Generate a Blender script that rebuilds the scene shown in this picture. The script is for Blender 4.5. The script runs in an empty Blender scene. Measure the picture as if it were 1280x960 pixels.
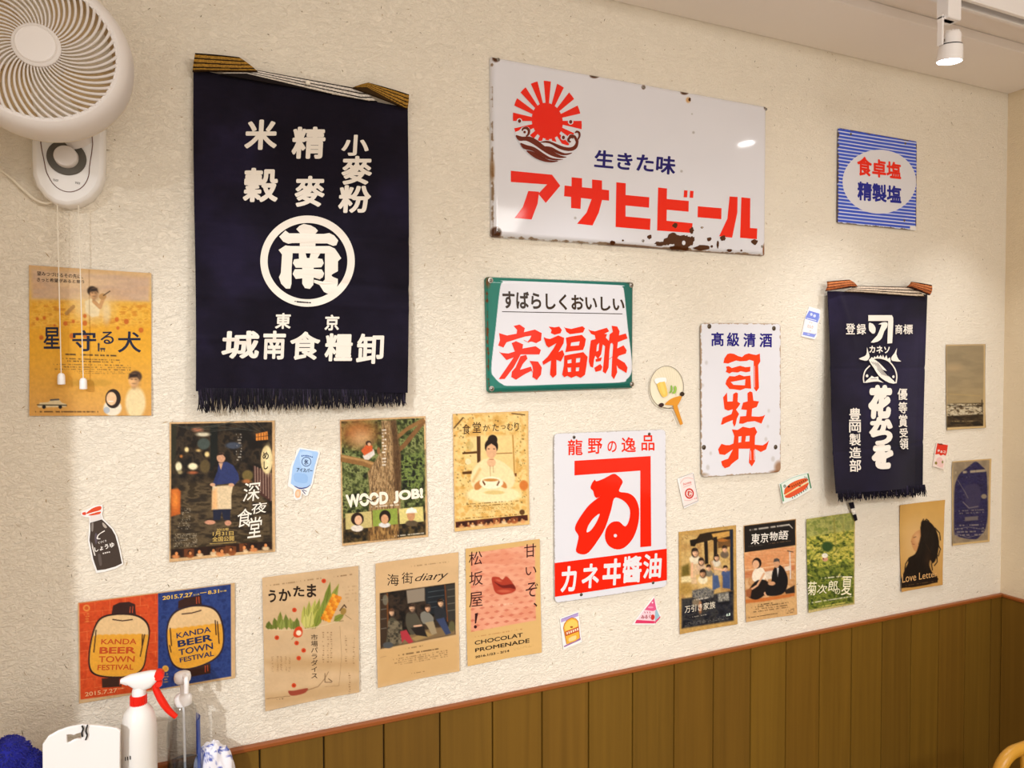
import bpy, math, random
import numpy as np
from mathutils import Vector, Matrix
from mathutils.geometry import tessellate_polygon

random.seed(7)
rng = np.random.default_rng(7)
SC = bpy.context.scene
COL = SC.collection

# ------------------------------------------------------------------ camera, world, lights, exposure
CAM_H, CAM_D = 1.62, 1.45009
F_PX, YAW, PITCH, ROLL = 892.909, 0.412753, -0.0261528, -0.0020451
fw = np.array([math.sin(YAW) * math.cos(PITCH), math.cos(YAW) * math.cos(PITCH), math.sin(PITCH)])
rt = np.array([math.cos(YAW), -math.sin(YAW), 0.0])
up = np.cross(rt, fw)
rt, up = math.cos(ROLL) * rt + math.sin(ROLL) * up, -math.sin(ROLL) * rt + math.cos(ROLL) * up
RC = np.array([rt, up, fw])
CAM = np.array([0.0, -CAM_D, CAM_H])

cam_data = bpy.data.cameras.new('camera')
cam_data.sensor_width = 36.0
cam_data.lens = 36.0 * F_PX / 1280.0
cam_data.clip_start = 0.02
cam = bpy.data.objects.new('camera', cam_data)
COL.objects.link(cam)
cam.matrix_world = Matrix((
    (rt[0], up[0], -fw[0], CAM[0]), (rt[1], up[1], -fw[1], CAM[1]),
    (rt[2], up[2], -fw[2], CAM[2]), (0, 0, 0, 1)))
SC.camera = cam

SC.view_settings.view_transform = 'Standard'
SC.view_settings.look = 'None'
SC.view_settings.gamma = 1.0
SC.view_settings.use_curve_mapping = False
SC.view_settings.exposure = -0.13

world = bpy.data.worlds.new('room_ambience')
SC.world = world
world.use_nodes = True
world.node_tree.nodes['Background'].inputs[0].default_value = (1.0, 0.925, 0.835, 1)
world.node_tree.nodes['Background'].inputs[1].default_value = 1.25


def spot(name, loc, target, power, angle, blend, size, color=(1, 1, 1)):
    l = bpy.data.lights.new(name, 'SPOT')
    l.energy = power
    l.spot_size = math.radians(angle)
    l.spot_blend = blend
    l.shadow_soft_size = size
    l.color = color
    o = bpy.data.objects.new(name, l)
    COL.objects.link(o)
    o.location = loc
    d = Vector(target) - Vector(loc)
    o.rotation_euler = d.to_track_quat('-Z', 'Y').to_euler()
    return o


WHITE_LAMP = (0.90, 0.945, 1.0)
# the spots of the ceiling track that runs along the photographed wall
TRACK_Y = -0.345
LAMPS = [0.20, 0.78, 1.567, 2.06]
for i, (lx, pw) in enumerate(zip(LAMPS, (11.0, 8.0, 11.0, 12.0))):
    spot('track_spot_light', (lx, TRACK_Y + .004, CAM_H + .668), (lx, TRACK_Y + 0.19, CAM_H - .6), pw, 84, 0.9, 0.022, WHITE_LAMP)
# spots of the room's other track, behind the photographer
spot('room_spot_light', (-1.75, -2.8, 2.40), (0.08, 0.0, 0.64), 250, 45, 0.8, 0.045, WHITE_LAMP)
spot('room_spot_light', (0.9, -2.6, 2.40), (1.35, 0.0, 1.05), 85, 50, 1.0, 0.06, WHITE_LAMP)
spot('room_spot_light', (1.72, -0.68, 2.40), (1.6, -0.25, 0.9), 6, 90, 0.8, 0.03, WHITE_LAMP)

# unseen area light added behind the camera to brighten the upper wall
al = bpy.data.lights.new('fill_area_light', 'AREA')
al.shape = 'RECTANGLE'; al.size = 1.6; al.size_y = .7; al.energy = 38; al.color = (1.0, 0.96, 0.92)
ao = bpy.data.objects.new('fill_area_light', al)
COL.objects.link(ao)
ao.location = (0.9, -2.3, CAM_H + .85)
ao.rotation_euler = (math.radians(38), 0, 0)


# ------------------------------------------------------------------ survey helpers
def W(u, v, d=0.0):
    """the place at distance d in front of the back wall that photo pixel (u, v) shows: (x, z)"""
    u = np.asarray(u, float); v = np.asarray(v, float)
    dx, dy = (u - 640) / F_PX, (480 - v) / F_PX
    D = dx[..., None] * RC[0] + dy[..., None] * RC[1] + RC[2]
    t = (CAM_D - d) / D[..., 1]
    return D[..., 0] * t, D[..., 2] * t + CAM_H


def P3(u, v, d=0.0):
    x, z = W(u, v, d)
    return np.array([float(x), -d, float(z)])


def proj(X):
    q = (X - CAM) @ RC.T
    return 640 + F_PX * q[:, 0] / q[:, 2], 480 - F_PX * q[:, 1] / q[:, 2]


def srgb(h):
    if isinstance(h, str):
        h = h.lstrip('#')
        return np.array([int(h[i:i + 2], 16) / 255 for i in (0, 2, 4)])
    return np.array(h, float)


def lin(c):
    c = np.clip(np.asarray(c, float), 0, 1)
    return np.where(c <= 0.04045, c / 12.92, ((c + 0.055) / 1.055) ** 2.4)


def vnoise(x, y, seed=0):
    xi = np.floor(x).astype(np.int64); yi = np.floor(y).astype(np.int64)
    fx = x - xi; fy = y - yi
    fx = fx * fx * (3 - 2 * fx); fy = fy * fy * (3 - 2 * fy)

    def h(a, b):
        n = (a * 374761393 + b * 668265263 + seed * 1274126177) & 0x7fffffff
        n = ((n ^ (n >> 13)) * 1274126177) & 0x7fffffff
        return ((n ^ (n >> 16)) & 0xffff) / 65535.0
    return (h(xi, yi) * (1 - fx) + h(xi + 1, yi) * fx) * (1 - fy) + (h(xi, yi + 1) * (1 - fx) + h(xi + 1, yi + 1) * fx) * fy


def fbm(x, y, seed=0, n=3):
    a = 0; w = 0.5; tot = 0
    for i in range(n):
        a = a + w * vnoise(x * 2 ** i, y * 2 ** i, seed + i); tot += w; w *= 0.5
    return a / tot


# ------------------------------------------------------------------ materials
def mat(name, color=None, rough=0.6, metal=0.0, attr=False, bump=None, spec=0.5, trans=0.0, ior=1.45, coat=0.0, emit=None, sheen=0.0, sss=0.0):
    m = bpy.data.materials.new(name)
    m.use_nodes = True
    nt = m.node_tree
    b = nt.nodes['Principled BSDF']
    if color is not None:
        b.inputs['Base Color'].default_value = (*lin(srgb(color)), 1)
    b.inputs['Roughness'].default_value = rough
    b.inputs['Metallic'].default_value = metal
    b.inputs['Specular IOR Level'].default_value = spec
    b.inputs['IOR'].default_value = ior
    b.inputs['Transmission Weight'].default_value = trans
    b.inputs['Coat Weight'].default_value = coat
    b.inputs['Coat Roughness'].default_value = 0.06
    b.inputs['Sheen Weight'].default_value = sheen
    if sss:
        b.inputs['Subsurface Weight'].default_value = sss
        b.inputs['Subsurface Radius'].default_value = (.02, .02, .02)
    if emit:
        b.inputs['Emission Color'].default_value = (*lin(srgb(emit[0])), 1)
        b.inputs['Emission Strength'].default_value = emit[1]
    if attr:
        a = nt.nodes.new('ShaderNodeAttribute')
        a.attribute_name = 'Col'
        nt.links.new(a.outputs['Color'], b.inputs['Base Color'])
    if bump:
        tc = nt.nodes.new('ShaderNodeTexCoord')
        mp = nt.nodes.new('ShaderNodeMapping')
        mp.inputs['Scale'].default_value = bump[0]
        n = nt.nodes.new('ShaderNodeTexNoise')
        n.inputs['Scale'].default_value = 1.0
        n.inputs['Detail'].default_value = 4
        bp = nt.nodes.new('ShaderNodeBump')
        bp.inputs['Strength'].default_value = bump[1]
        bp.inputs['Distance'].default_value = bump[2]
        nt.links.new(tc.outputs['Object'], mp.inputs[0])
        nt.links.new(mp.outputs[0], n.inputs['Vector'])
        nt.links.new(n.outputs['Fac'], bp.inputs['Height'])
        nt.links.new(bp.outputs[0], b.inputs['Normal'])
    return m


M_PAPER = mat('printed_paper', rough=0.55, attr=True, spec=0.25, bump=((60, 60, 60), 0.25, 0.002))
M_STICKER = mat('sticker_paper', rough=0.4, attr=True, spec=0.3)
M_ENAMEL = mat('vitreous_enamel', rough=0.07, attr=True, spec=0.5)
M_CLOTH = mat('indigo_cotton', rough=0.9, attr=True, spec=0.1, bump=((700, 700, 500), 0.35, 0.001), sheen=0.08)
M_WEBBING = mat('woven_webbing', rough=0.9, attr=True, spec=0.1, bump=((900, 900, 900), 0.6, 0.001))
M_STEEL = mat('screw_steel', '#a09a92', 0.35, 1.0)
M_DARKSTEEL = mat('tarnished_steel', '#6a5e50', 0.4, 0.9)
M_WPLASTIC = mat('white_plastic', '#e6e0dc', 0.38)
M_WPLASTIC2 = mat('white_gloss_plastic', '#f2f0ee', 0.25)
M_GREYRING = mat('dark_grey_plastic', '#5a554c', 0.5)
M_GROOVE = mat('brown_groove', '#6e4a3c', 0.6)
M_RED = mat('red_plastic', '#e8210c', 0.3)
M_CORD = mat('cord_white', '#efe6d4', 0.6)
M_BLACK = mat('black_marks', '#1c1a1a', 0.5)
M_BLUEFUR = mat('blue_fibre', '#080f86', 0.8, sheen=0.15)
M_LAMPBODY = mat('lamp_white', '#f0ecea', 0.4)
M_LAMPGLOW = mat('lamp_lens', '#ffffff', 0.4, emit=('#ffffff', 40.0))
M_BAMBOO = mat('bamboo', '#c98428', 0.5)
M_CHAIR = mat('honey_wood', '#c08a2c', 0.35, bump=((20, 20, 200), 0.1, 0.002))
M_TABLE = mat('table_wood', '#8a6a3a', 0.5)


def plaster(name, color, strength):
    m = bpy.data.materials.new(name)
    m.use_nodes = True
    nt = m.node_tree; N = nt.nodes; L = nt.links
    b = N['Principled BSDF']
    b.inputs['Roughness'].default_value = 0.85
    b.inputs['Specular IOR Level'].default_value = 0.15
    tc = N.new('ShaderNodeTexCoord')

    def noise(scale, detail, dist=0.0, rough=0.5, sc=(1, 1, 1)):
        mp = N.new('ShaderNodeMapping'); mp.inputs['Scale'].default_value = sc
        n = N.new('ShaderNodeTexNoise')
        n.inputs['Scale'].default_value = scale; n.inputs['Detail'].default_value = detail
        n.inputs['Distortion'].default_value = dist; n.inputs['Roughness'].default_value = rough
        L.new(tc.outputs['Object'], mp.inputs[0]); L.new(mp.outputs[0], n.inputs['Vector'])
        return n.outputs['Fac']
    # mottled colour of the lime plaster itself
    n0 = noise(3.0, 3)
    mx = N.new('ShaderNodeMix'); mx.data_type = 'RGBA'
    c = lin(srgb(color))
    mx.inputs[6].default_value = (*(c * 0.96), 1)
    mx.inputs[7].default_value = (*np.clip(c * 1.03, 0, 1), 1)
    L.new(n0, mx.inputs[0]); L.new(mx.outputs[2], b.inputs['Base Color'])
    # trowelled relief: fine grain, worm-like trowel drags, broad waves
    a1 = noise(170, 3, 1.5); a2 = noise(85, 4, 1.8, 0.6, (1, 1, 1.6)); a3 = noise(14, 3, 1.0)

    def mul(x, k):
        q = N.new('ShaderNodeMath'); q.operation = 'MULTIPLY'; q.inputs[1].default_value = k
        L.new(x, q.inputs[0]); return q.outputs[0]

    def add(x, y):
        q = N.new('ShaderNodeMath'); q.operation = 'ADD'
        L.new(x, q.inputs[0]); L.new(y, q.inputs[1]); return q.outputs[0]
    rmp = N.new('ShaderNodeMapRange')
    rmp.inputs[1].default_value = 0.42; rmp.inputs[2].default_value = 0.62
    L.new(a2, rmp.inputs[0])
    hgt = add(add(mul(a1, 0.35), mul(rmp.outputs[0], 0.45)), mul(a3, 1.2))
    bp = N.new('ShaderNodeBump')
    bp.inputs['Strength'].default_value = strength
    bp.inputs['Distance'].default_value = 0.0031
    L.new(hgt, bp.inputs['Height']); L.new(bp.outputs[0], b.inputs['Normal'])
    return m


def planks(name, c0, c1, axis):
    """stained cedar boards: long vertical grain, each board a little different"""
    m = bpy.data.materials.new(name)
    m.use_nodes = True
    nt = m.node_tree; N = nt.nodes; L = nt.links
    b = N['Principled BSDF']; b.inputs['Roughness'].default_value = 0.5
    b.inputs['Specular IOR Level'].default_value = 0.3
    tc = N.new('ShaderNodeTexCoord')
    mp = N.new('ShaderNodeMapping'); mp.inputs['Scale'].default_value = (60, 60, 1.6)
    n = N.new('ShaderNodeTexNoise'); n.inputs['Scale'].default_value = 1.0; n.inputs['Detail'].default_value = 5
    n.inputs['Distortion'].default_value = 0.6
    L.new(tc.outputs['Object'], mp.inputs[0]); L.new(mp.outputs[0], n.inputs['Vector'])
    at = N.new('ShaderNodeAttribute'); at.attribute_name = 'Col'
    mx = N.new('ShaderNodeMix'); mx.data_type = 'RGBA'
    mx.inputs[6].default_value = (*lin(srgb(c0)), 1); mx.inputs[7].default_value = (*lin(srgb(c1)), 1)
    L.new(n.outputs['Fac'], mx.inputs[0])
    mu = N.new('ShaderNodeMix'); mu.data_type = 'RGBA'; mu.blend_type = 'MULTIPLY'; mu.inputs[0].default_value = 1.0
    L.new(mx.outputs[2], mu.inputs[6]); L.new(at.outputs['Color'], mu.inputs[7])
    L.new(mu.outputs[2], b.inputs['Base Color'])
    bp = N.new('ShaderNodeBump'); bp.inputs['Strength'].default_value = 0.15; bp.inputs['Distance'].default_value = 0.001
    L.new(n.outputs['Fac'], bp.inputs['Height']); L.new(bp.outputs[0], b.inputs['Normal'])
    return m


M_PLASTER = plaster('lime_plaster', '#f0e6d4', 0.75)
M_PLASTER2 = plaster('lime_plaster_shaded', '#e2d0b2', 0.5)  # darker copy of the wall plaster; dimmer light put into its colour
M_CEIL = mat('ceiling_paper', '#f5eee8', 0.9, bump=((8, 8, 8), 0.1, 0.004))
M_STRAW = mat('straw_fleck', '#b09468', 0.8)
M_STRAWDARK = mat('dark_straw_fleck', '#7c6a4c', 0.8)
M_PLANK = planks('stained_boards', '#5e420e', '#7c5a1a', 'z')
M_RAIL = mat('rail_wood', '#8e4c1c', 0.35, bump=((4, 80, 80), 0.1, 0.001))
M_FLOOR = mat('floor_boards', '#9a8262', 0.5, bump=((30, 4, 1), 0.2, 0.002))


# ------------------------------------------------------------------ object helpers
ORG = {}


def mkobj(name, V, F, mats, parent=None, cols=None, smooth=False, midx=None, base=None):
    V = np.asarray(V, float).reshape(-1, 3)
    if parent is not None:
        org = ORG[parent.name]
    else:
        org = base if base is not None else np.array([(V[:, 0].min() + V[:, 0].max()) / 2, (V[:, 1].min() + V[:, 1].max()) / 2, V[:, 2].min()])
    me = bpy.data.meshes.new(name)
    me.from_pydata((V - org).tolist(), [], [list(map(int, f)) for f in F])
    for m in (mats if isinstance(mats, (list, tuple)) else [mats]):
        me.materials.append(m)
    if midx is not None:
        me.polygons.foreach_set('material_index', np.asarray(midx, np.int32))
    if cols is not None:
        a = me.attributes.new('Col', 'FLOAT_COLOR', 'POINT')
        c = np.ones((len(V), 4), np.float32); c[:, :3] = cols
        a.data.foreach_set('color', c.ravel())
    me.validate()
    if smooth:
        me.polygons.foreach_set('use_smooth', np.ones(len(me.polygons), bool))
    me.update()
    o = bpy.data.objects.new(name, me)
    COL.objects.link(o)
    if parent is not None:
        o.parent = parent
    else:
        o.location = org
    ORG[o.name] = np.array(org, float)
    return o


def tag(o, label, cat, group=None):
    o['label'] = label
    o['category'] = cat
    if group:
        o['group'] = group
    return o


def struct(o):
    o['kind'] = 'structure'
    return o


def thing(name, label, cat, loc, group=None):
    o = bpy.data.objects.new(name, None)
    o.empty_display_size = 0.05
    COL.objects.link(o)
    o.location = loc
    ORG[o.name] = np.array(loc, float)
    return tag(o, label, cat, group)


class MB:
    """collects shapes into one mesh"""

    def __init__(s):
        s.V = []; s.F = []; s.C = []; s.n = 0; s.mi = []

    def add(s, V, F, col=(1, 1, 1), mi=0):
        V = np.asarray(V, float).reshape(-1, 3)
        s.V.append(V)
        s.F += [[i + s.n for i in f] for f in F]
        s.mi += [mi] * len(F)
        c = np.broadcast_to(np.asarray(col, float), (len(V), 3))
        s.C.append(c); s.n += len(V)
        return s

    def box(s, a, b, bev=0.0, col=(1, 1, 1), mi=0):
        a, b = np.minimum(a, b), np.maximum(a, b)
        x0, y0, z0 = a; x1, y1, z1 = b
        if bev <= 0:
            V = [(x, y, z) for z in (z0, z1) for y in (y0, y1) for x in (x0, x1)]
            F = [(0, 2, 3, 1), (4, 5, 7, 6), (0, 1, 5, 4), (2, 6, 7, 3), (0, 4, 6, 2), (1, 3, 7, 5)]
            return s.add(V, F, col, mi)
        V = []; idx = {}
        for i in (0, 1):
            for j in (0, 1):
                for k in (0, 1):
                    c = (x1 if i else x0, y1 if j else y0, z1 if k else z0)
                    sg = (-1 if i else 1, -1 if j else 1, -1 if k else 1)
                    for ax in range(3):
                        p = [c[q] + (sg[q] * bev if q != ax else 0) for q in range(3)]
                        idx[(i, j, k, ax)] = len(V); V.append(p)
        F = []
        for ax in range(3):
            o = [q for q in range(3) if q != ax]
            for e in (0, 1):
                f = []
                for (a_, b_) in ((0, 0), (1, 0), (1, 1), (0, 1)):
                    t = [0, 0, 0]; t[ax] = e; t[o[0]] = a_; t[o[1]] = b_
                    f.append(idx[(*t, ax)])
                F.append(f)
            for a_ in (0, 1):
                for b_ in (0, 1):
                    t0 = [0, 0, 0]; t1 = [0, 0, 0]
                    t0[o[0]] = t1[o[0]] = a_; t0[o[1]] = t1[o[1]] = b_; t1[ax] = 1
                    F.append([idx[(*t0, o[0])], idx[(*t1, o[0])], idx[(*t1, o[1])], idx[(*t0, o[1])]])
        for i in (0, 1):
            for j in (0, 1):
                for k in (0, 1):
                    F.append([idx[(i, j, k, 0)], idx[(i, j, k, 1)], idx[(i, j, k, 2)]])
        return s.add(V, F, col, mi)

    def lathe(s, prof, c, axis=(0, 0, 1), n=40, col=(1, 1, 1), mi=0, close=False):
        """prof: (radius, height along axis)"""
        ax = np.asarray(axis, float); ax /= np.linalg.norm(ax)
        t = np.array([1.0, 0, 0]) if abs(ax[0]) < .9 else np.array([0, 1.0, 0])
        e1 = np.cross(ax, t); e1 /= np.linalg.norm(e1); e2 = np.cross(ax, e1)
        V = []; F = []
        for r, h in prof:
            for i in range(n):
                a = 2 * math.pi * i / n
                V.append(np.asarray(c) + ax * h + r * (math.cos(a) * e1 + math.sin(a) * e2))
        m = len(prof)
        for j in range(m - 1 + (1 if close else 0)):
            for i in range(n):
                j2 = (j + 1) % m
                F.append([j * n + i, j * n + (i + 1) % n, j2 * n + (i + 1) % n, j2 * n + i])
        if not close:
            if prof[0][0] > 1e-6: F.append(list(range(n))[::-1])
            if prof[-1][0] > 1e-6: F.append([(m - 1) * n + i for i in range(n)])
        return s.add(V, F, col, mi)

    def tube(s, pts, r, n=8, col=(1, 1, 1), mi=0, flat=None, cap=True):
        pts = np.asarray(pts, float); V = []; F = []
        k = len(pts)
        rr = np.broadcast_to(np.asarray(r, float), (k,))
        prev = None
        for i in range(k):
            t = pts[min(i + 1, k - 1)] - pts[max(i - 1, 0)]
            t /= np.linalg.norm(t) + 1e-12
            if prev is None:
                a = np.array([0, 0, 1.0]) if abs(t[2]) < .9 else np.array([1.0, 0, 0])
                e1 = np.cross(t, a)
            else:
                e1 = prev - t * np.dot(prev, t)
            e1 /= np.linalg.norm(e1) + 1e-12; prev = e1
            e2 = np.cross(t, e1)
            for j in range(n):
                a = 2 * math.pi * j / n
                V.append(pts[i] + rr[i] * (math.cos(a) * e1 + math.sin(a) * e2))
        for i in range(k - 1):
            for j in range(n):
                F.append([i * n + j, i * n + (j + 1) % n, (i + 1) * n + (j + 1) % n, (i + 1) * n + j])
        if cap:
            F.append(list(range(n))[::-1]); F.append([(k - 1) * n + j for j in range(n)])
        return s.add(V, F, col, mi)

    def prism(s, outline, d0, d1, bev=0.0, col=(1, 1, 1), mi=0, holes=()):
        """outline: (x, z) loop in the wall plane, from distance d0 to d1 in front of the wall"""
        def ring(o, inset):
            o = np.asarray(o, float)
            if inset == 0: return o
            c = []
            n = len(o)
            area = 0.5 * np.sum(o[:, 0] * np.roll(o[:, 1], -1) - o[:, 1] * np.roll(o[:, 0], -1))
            sg = 1 if area > 0 else -1
            for i in range(n):
                t = o[(i + 1) % n] - o[i - 1]; t /= np.linalg.norm(t) + 1e-12
                c.append(o[i] + inset * sg * np.array([-t[1], t[0]]))
            return np.array(c)
        loops = [(outline, 1)] + [(h, -1) for h in holes]
        allf = []; flat = []
        for o, sgn in loops:
            n = len(o)
            rings = [(ring(o, 0), d0), (ring(o, 0), d1 - bev)]
            if bev > 0:
                rings.append((ring(o, bev * .35 * sgn), d1 - bev * .35)); rings.append((ring(o, bev * sgn), d1))
            V = []; F = []
            for rr_, d in rings:
                for x, z in rr_: V.append((x, -d, z))
            for j in range(len(rings) - 1):
                for i in range(n):
                    F.append([j * n + i, j * n + (i + 1) % n, (j + 1) * n + (i + 1) % n, (j + 1) * n + i])
            s.add(V, F, col, mi)
            flat.append(rings[-1][0])
        V = [Vector((x, 0, z)) for o in flat for x, z in o]
        tri = tessellate_polygon([[Vector((x, z, 0)) for x, z in o] for o in flat])
        s.add([(v.x, -d1, v.z) for v in V], [list(t) for t in tri], col, mi)
        return s

    def build(s, name, mats, parent=None, smooth=False, cols=False, base=None):
        o = mkobj(name, np.concatenate(s.V), s.F, mats, parent, np.concatenate(s.C) if cols else None, smooth, s.mi, base)
        return o


def autosmooth(o, ang=40):
    me = o.data
    me.polygons.foreach_set('use_smooth', np.ones(len(me.polygons), bool))
    try:
        me.set_sharp_from_angle(angle=math.radians(ang))
    except Exception:
        pass
    return o


def catmull(pts, k=4):
    pts = np.asarray(pts, float); n = len(pts); out = []
    for i in range(n):
        p0, p1, p2, p3 = pts[i - 1], pts[i], pts[(i + 1) % n], pts[(i + 2) % n]
        for j in range(k):
            t = j / k
            out.append(0.5 * ((2 * p1) + (-p0 + p2) * t + (2 * p0 - 5 * p1 + 4 * p2 - p3) * t * t + (-p0 + 3 * p1 - 3 * p2 + p3) * t ** 3))
    return np.array(out)


def catmull_open(pts, k=6):
    pts = np.asarray(pts, float)
    e = np.concatenate([[2 * pts[0] - pts[1]], pts, [2 * pts[-1] - pts[-2]]])
    out = []
    for i in range(1, len(e) - 2):
        p0, p1, p2, p3 = e[i - 1], e[i], e[i + 1], e[i + 2]
        for j in range(k):
            t = j / k
            out.append(0.5 * ((2 * p1) + (-p0 + p2) * t + (2 * p0 - 5 * p1 + 4 * p2 - p3) * t * t + (-p0 + 3 * p1 - 3 * p2 + p3) * t ** 3))
    out.append(pts[-1])
    return np.array(out)


_GL = {}


def glyphs(txt, bold=0.0, shear=0.0, em=False):
    k = (txt, bold, shear, em)
    if k in _GL: return _GL[k]
    c = bpy.data.curves.new('lettering', 'FONT')
    c.body = txt; c.shear = shear; c.resolution_u = 4
    o = bpy.data.objects.new('lettering', c)
    COL.objects.link(o)
    dg = bpy.context.evaluated_depsgraph_get(); dg.update()
    me = bpy.data.meshes.new_from_object(o.evaluated_get(dg))
    n = len(me.vertices)
    co = np.empty(n * 3); me.vertices.foreach_get('co', co); co = co.reshape(-1, 3)[:, :2]
    F = [tuple(p.vertices) for p in me.polygons]
    bpy.data.objects.remove(o); bpy.data.curves.remove(c); bpy.data.meshes.remove(me)
    if bold > .003:                                # heavier strokes: the brush printed again all round
        cs = [co]; F0 = F; F = list(F0)
        m = 8 if bold < .03 else 12
        for k in range(m):
            t = 2 * math.pi * k / m
            cs.append(co + bold * np.array([math.cos(t), math.sin(t)]))
            F += [tuple(i + n * (k + 1) for i in f) for f in F0]
        co = np.concatenate(cs)
    lo, hi = co.min(0), co.max(0)
    if em:
        lo = np.array([0, -.13]); hi = np.array([1.0, .89])
    co = (co - lo) / (hi - lo)
    co[:, 1] = 1 - co[:, 1]
    zz = np.repeat(np.arange(len(co) // n), n) * 0.000012
    _GL[k] = (co, F, zz)
    return _GL[k]


# ------------------------------------------------------------------ printed artwork (what is printed on a sheet, plate or cloth)
class Art:
    """measured in the frame of one enlarged view: origin (ox, oy) of the photo, s times enlarged"""

    def __init__(s, ox, oy, sc):
        s.ox, s.oy, s.s = ox, oy, sc
        s.ops = []; s.mesh = []

    def px(s, x, y):
        return s.ox + np.asarray(x, float) / s.s, s.oy + np.asarray(y, float) / s.s

    def frame(s, ox, oy, sc):
        s.ox, s.oy, s.s = ox, oy, sc
        return s

    # --- soft painting, evaluated at the sheet's own grid
    def _op(s, f):
        ox, oy, sc = s.ox, s.oy, s.s
        s.ops.append(lambda u, v, c: f((u - ox) * sc, (v - oy) * sc, c)); return s

    def fill(s, col):
        col = srgb(col)
        return s._op(lambda x, y, c: np.broadcast_to(col, c.shape).copy())

    def grad(s, p0, p1, *stops):
        p0 = np.array(p0, float); d = np.array(p1, float) - p0; L = d @ d
        cs = np.array([srgb(q) for q in stops])
        def f(x, y, c):
            t = np.clip(((x - p0[0]) * d[0] + (y - p0[1]) * d[1]) / L, 0, 1) * (len(cs) - 1)
            return np.stack([np.interp(t, range(len(cs)), cs[:, i]) for i in range(3)], 1)
        return s._op(f)

    def E(s, cx, cy, rx, ry, col, rot=0, soft=None, a=1.0):
        col = srgb(col); soft = soft or .8 * s.s; cr, sr = math.cos(rot), math.sin(rot)
        def f(x, y, c):
            X = (x - cx) * cr + (y - cy) * sr; Y = -(x - cx) * sr + (y - cy) * cr
            q = np.sqrt((X / rx) ** 2 + (Y / ry) ** 2)
            m = np.clip((1 - q) * min(rx, ry) / soft + .5, 0, 1) * a
            return c + (col - c) * m[:, None]
        return s._op(f)

    def _mask(s, pts, soft):
        pts = np.asarray(pts, float)
        def m(x, y):
            out = np.zeros(len(x))
            lo = pts.min(0) - soft; hi = pts.max(0) + soft
            k = (x > lo[0]) & (x < hi[0]) & (y > lo[1]) & (y < hi[1])
            if not k.any(): return out
            X, Y = x[k], y[k]; n = len(pts)
            ins = np.zeros(len(X), bool); dm = np.full(len(X), 1e9)
            for i in range(n):
                x0, y0 = pts[i]; x1, y1 = pts[(i + 1) % n]
                cnd = ((y0 > Y) != (y1 > Y))
                if y1 != y0:
                    ins ^= cnd & (X < (x1 - x0) * (Y - y0) / (y1 - y0) + x0)
                ex, ey = x1 - x0, y1 - y0; L = ex * ex + ey * ey + 1e-9
                t = np.clip(((X - x0) * ex + (Y - y0) * ey) / L, 0, 1)
                dm = np.minimum(dm, np.hypot(X - x0 - t * ex, Y - y0 - t * ey))
            out[k] = np.clip(np.where(ins, dm, -dm) / soft + .5, 0, 1)
            return out
        return m

    def P(s, pts, col, soft=None, a=1.0):
        col = srgb(col); m = s._mask(pts, soft or .8 * s.s)
        return s._op(lambda x, y, c: c + (col - c) * (m(x, y) * a)[:, None])

    def PN(s, pts, cols, scale, soft=None, seed=1, aniso=(1, 1), lo=.3, hi=.7, a=1.0):
        """mottled area: noise runs through the listed colours"""
        cs = np.array([srgb(q) for q in cols]); m = s._mask(pts, soft or .8 * s.s)
        def f(x, y, c):
            n = fbm(x / scale / aniso[0], y / scale / aniso[1], seed, 5)
            t = np.clip((n - lo) / (hi - lo), 0, 1) * (len(cs) - 1)
            q = np.stack([np.interp(t, range(len(cs)), cs[:, i]) for i in range(3)], 1)
            return c + (q - c) * (m(x, y) * a)[:, None]
        return s._op(f)

    def L(s, pts, w, col, a=1.0, soft=None):
        col = srgb(col); pts = np.asarray(pts, float); soft = soft or .8 * s.s
        def f(x, y, c):
            dm = np.full(len(x), 1e9)
            for i in range(len(pts) - 1):
                x0, y0 = pts[i]; ex, ey = pts[i + 1] - pts[i]
                t = np.clip(((x - x0) * ex + (y - y0) * ey) / (ex * ex + ey * ey + 1e-9), 0, 1)
                dm = np.minimum(dm, np.hypot(x - x0 - t * ex, y - y0 - t * ey))
            m = np.clip((w / 2 - dm) / soft + .5, 0, 1) * a
            return c + (col - c) * m[:, None]
        return s._op(f)

    def SM(s, quad, rows, col, a=.6, thr=.42, freq=9.0, seed=3):
        """rows of print too small to read"""
        col = srgb(col); q = np.asarray(quad, float)
        m = s._mask(q, .5 * s.s)
        e0 = q[1] - q[0]; e1 = q[3] - q[0]
        inv = np.linalg.inv(np.array([e0, e1]).T)
        ln = np.linalg.norm(e0); hh = np.linalg.norm(e1) / rows
        def f(x, y, c):
            ab = inv @ np.stack([x - q[0, 0], y - q[0, 1]])
            r = np.floor(ab[1] * rows)
            band = np.clip((.32 - np.abs(ab[1] * rows - r - .5)) * 5, 0, 1)
            n = vnoise(ab[0] * ln / hh * 2.4, r * 7.3 + .5, seed)
            w = vnoise(ab[0] * 4, r * 3.1 + .5, seed + 5)
            k = band * np.clip((n - thr) * 5, 0, 1) * (w > .25) * m(x, y) * a
            return c + (col - c) * k[:, None]
        return s._op(f)

    def mottle(s, amt, scale, seed=0, aniso=(1, 1)):
        def f(x, y, c):
            n = fbm(x / scale / aniso[0], y / scale / aniso[1], seed) - .5
            return np.clip(c * (1 + amt * 2 * n[:, None]), 0, 1)
        return s._op(f)

    def fn(s, f):
        return s._op(f)

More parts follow.
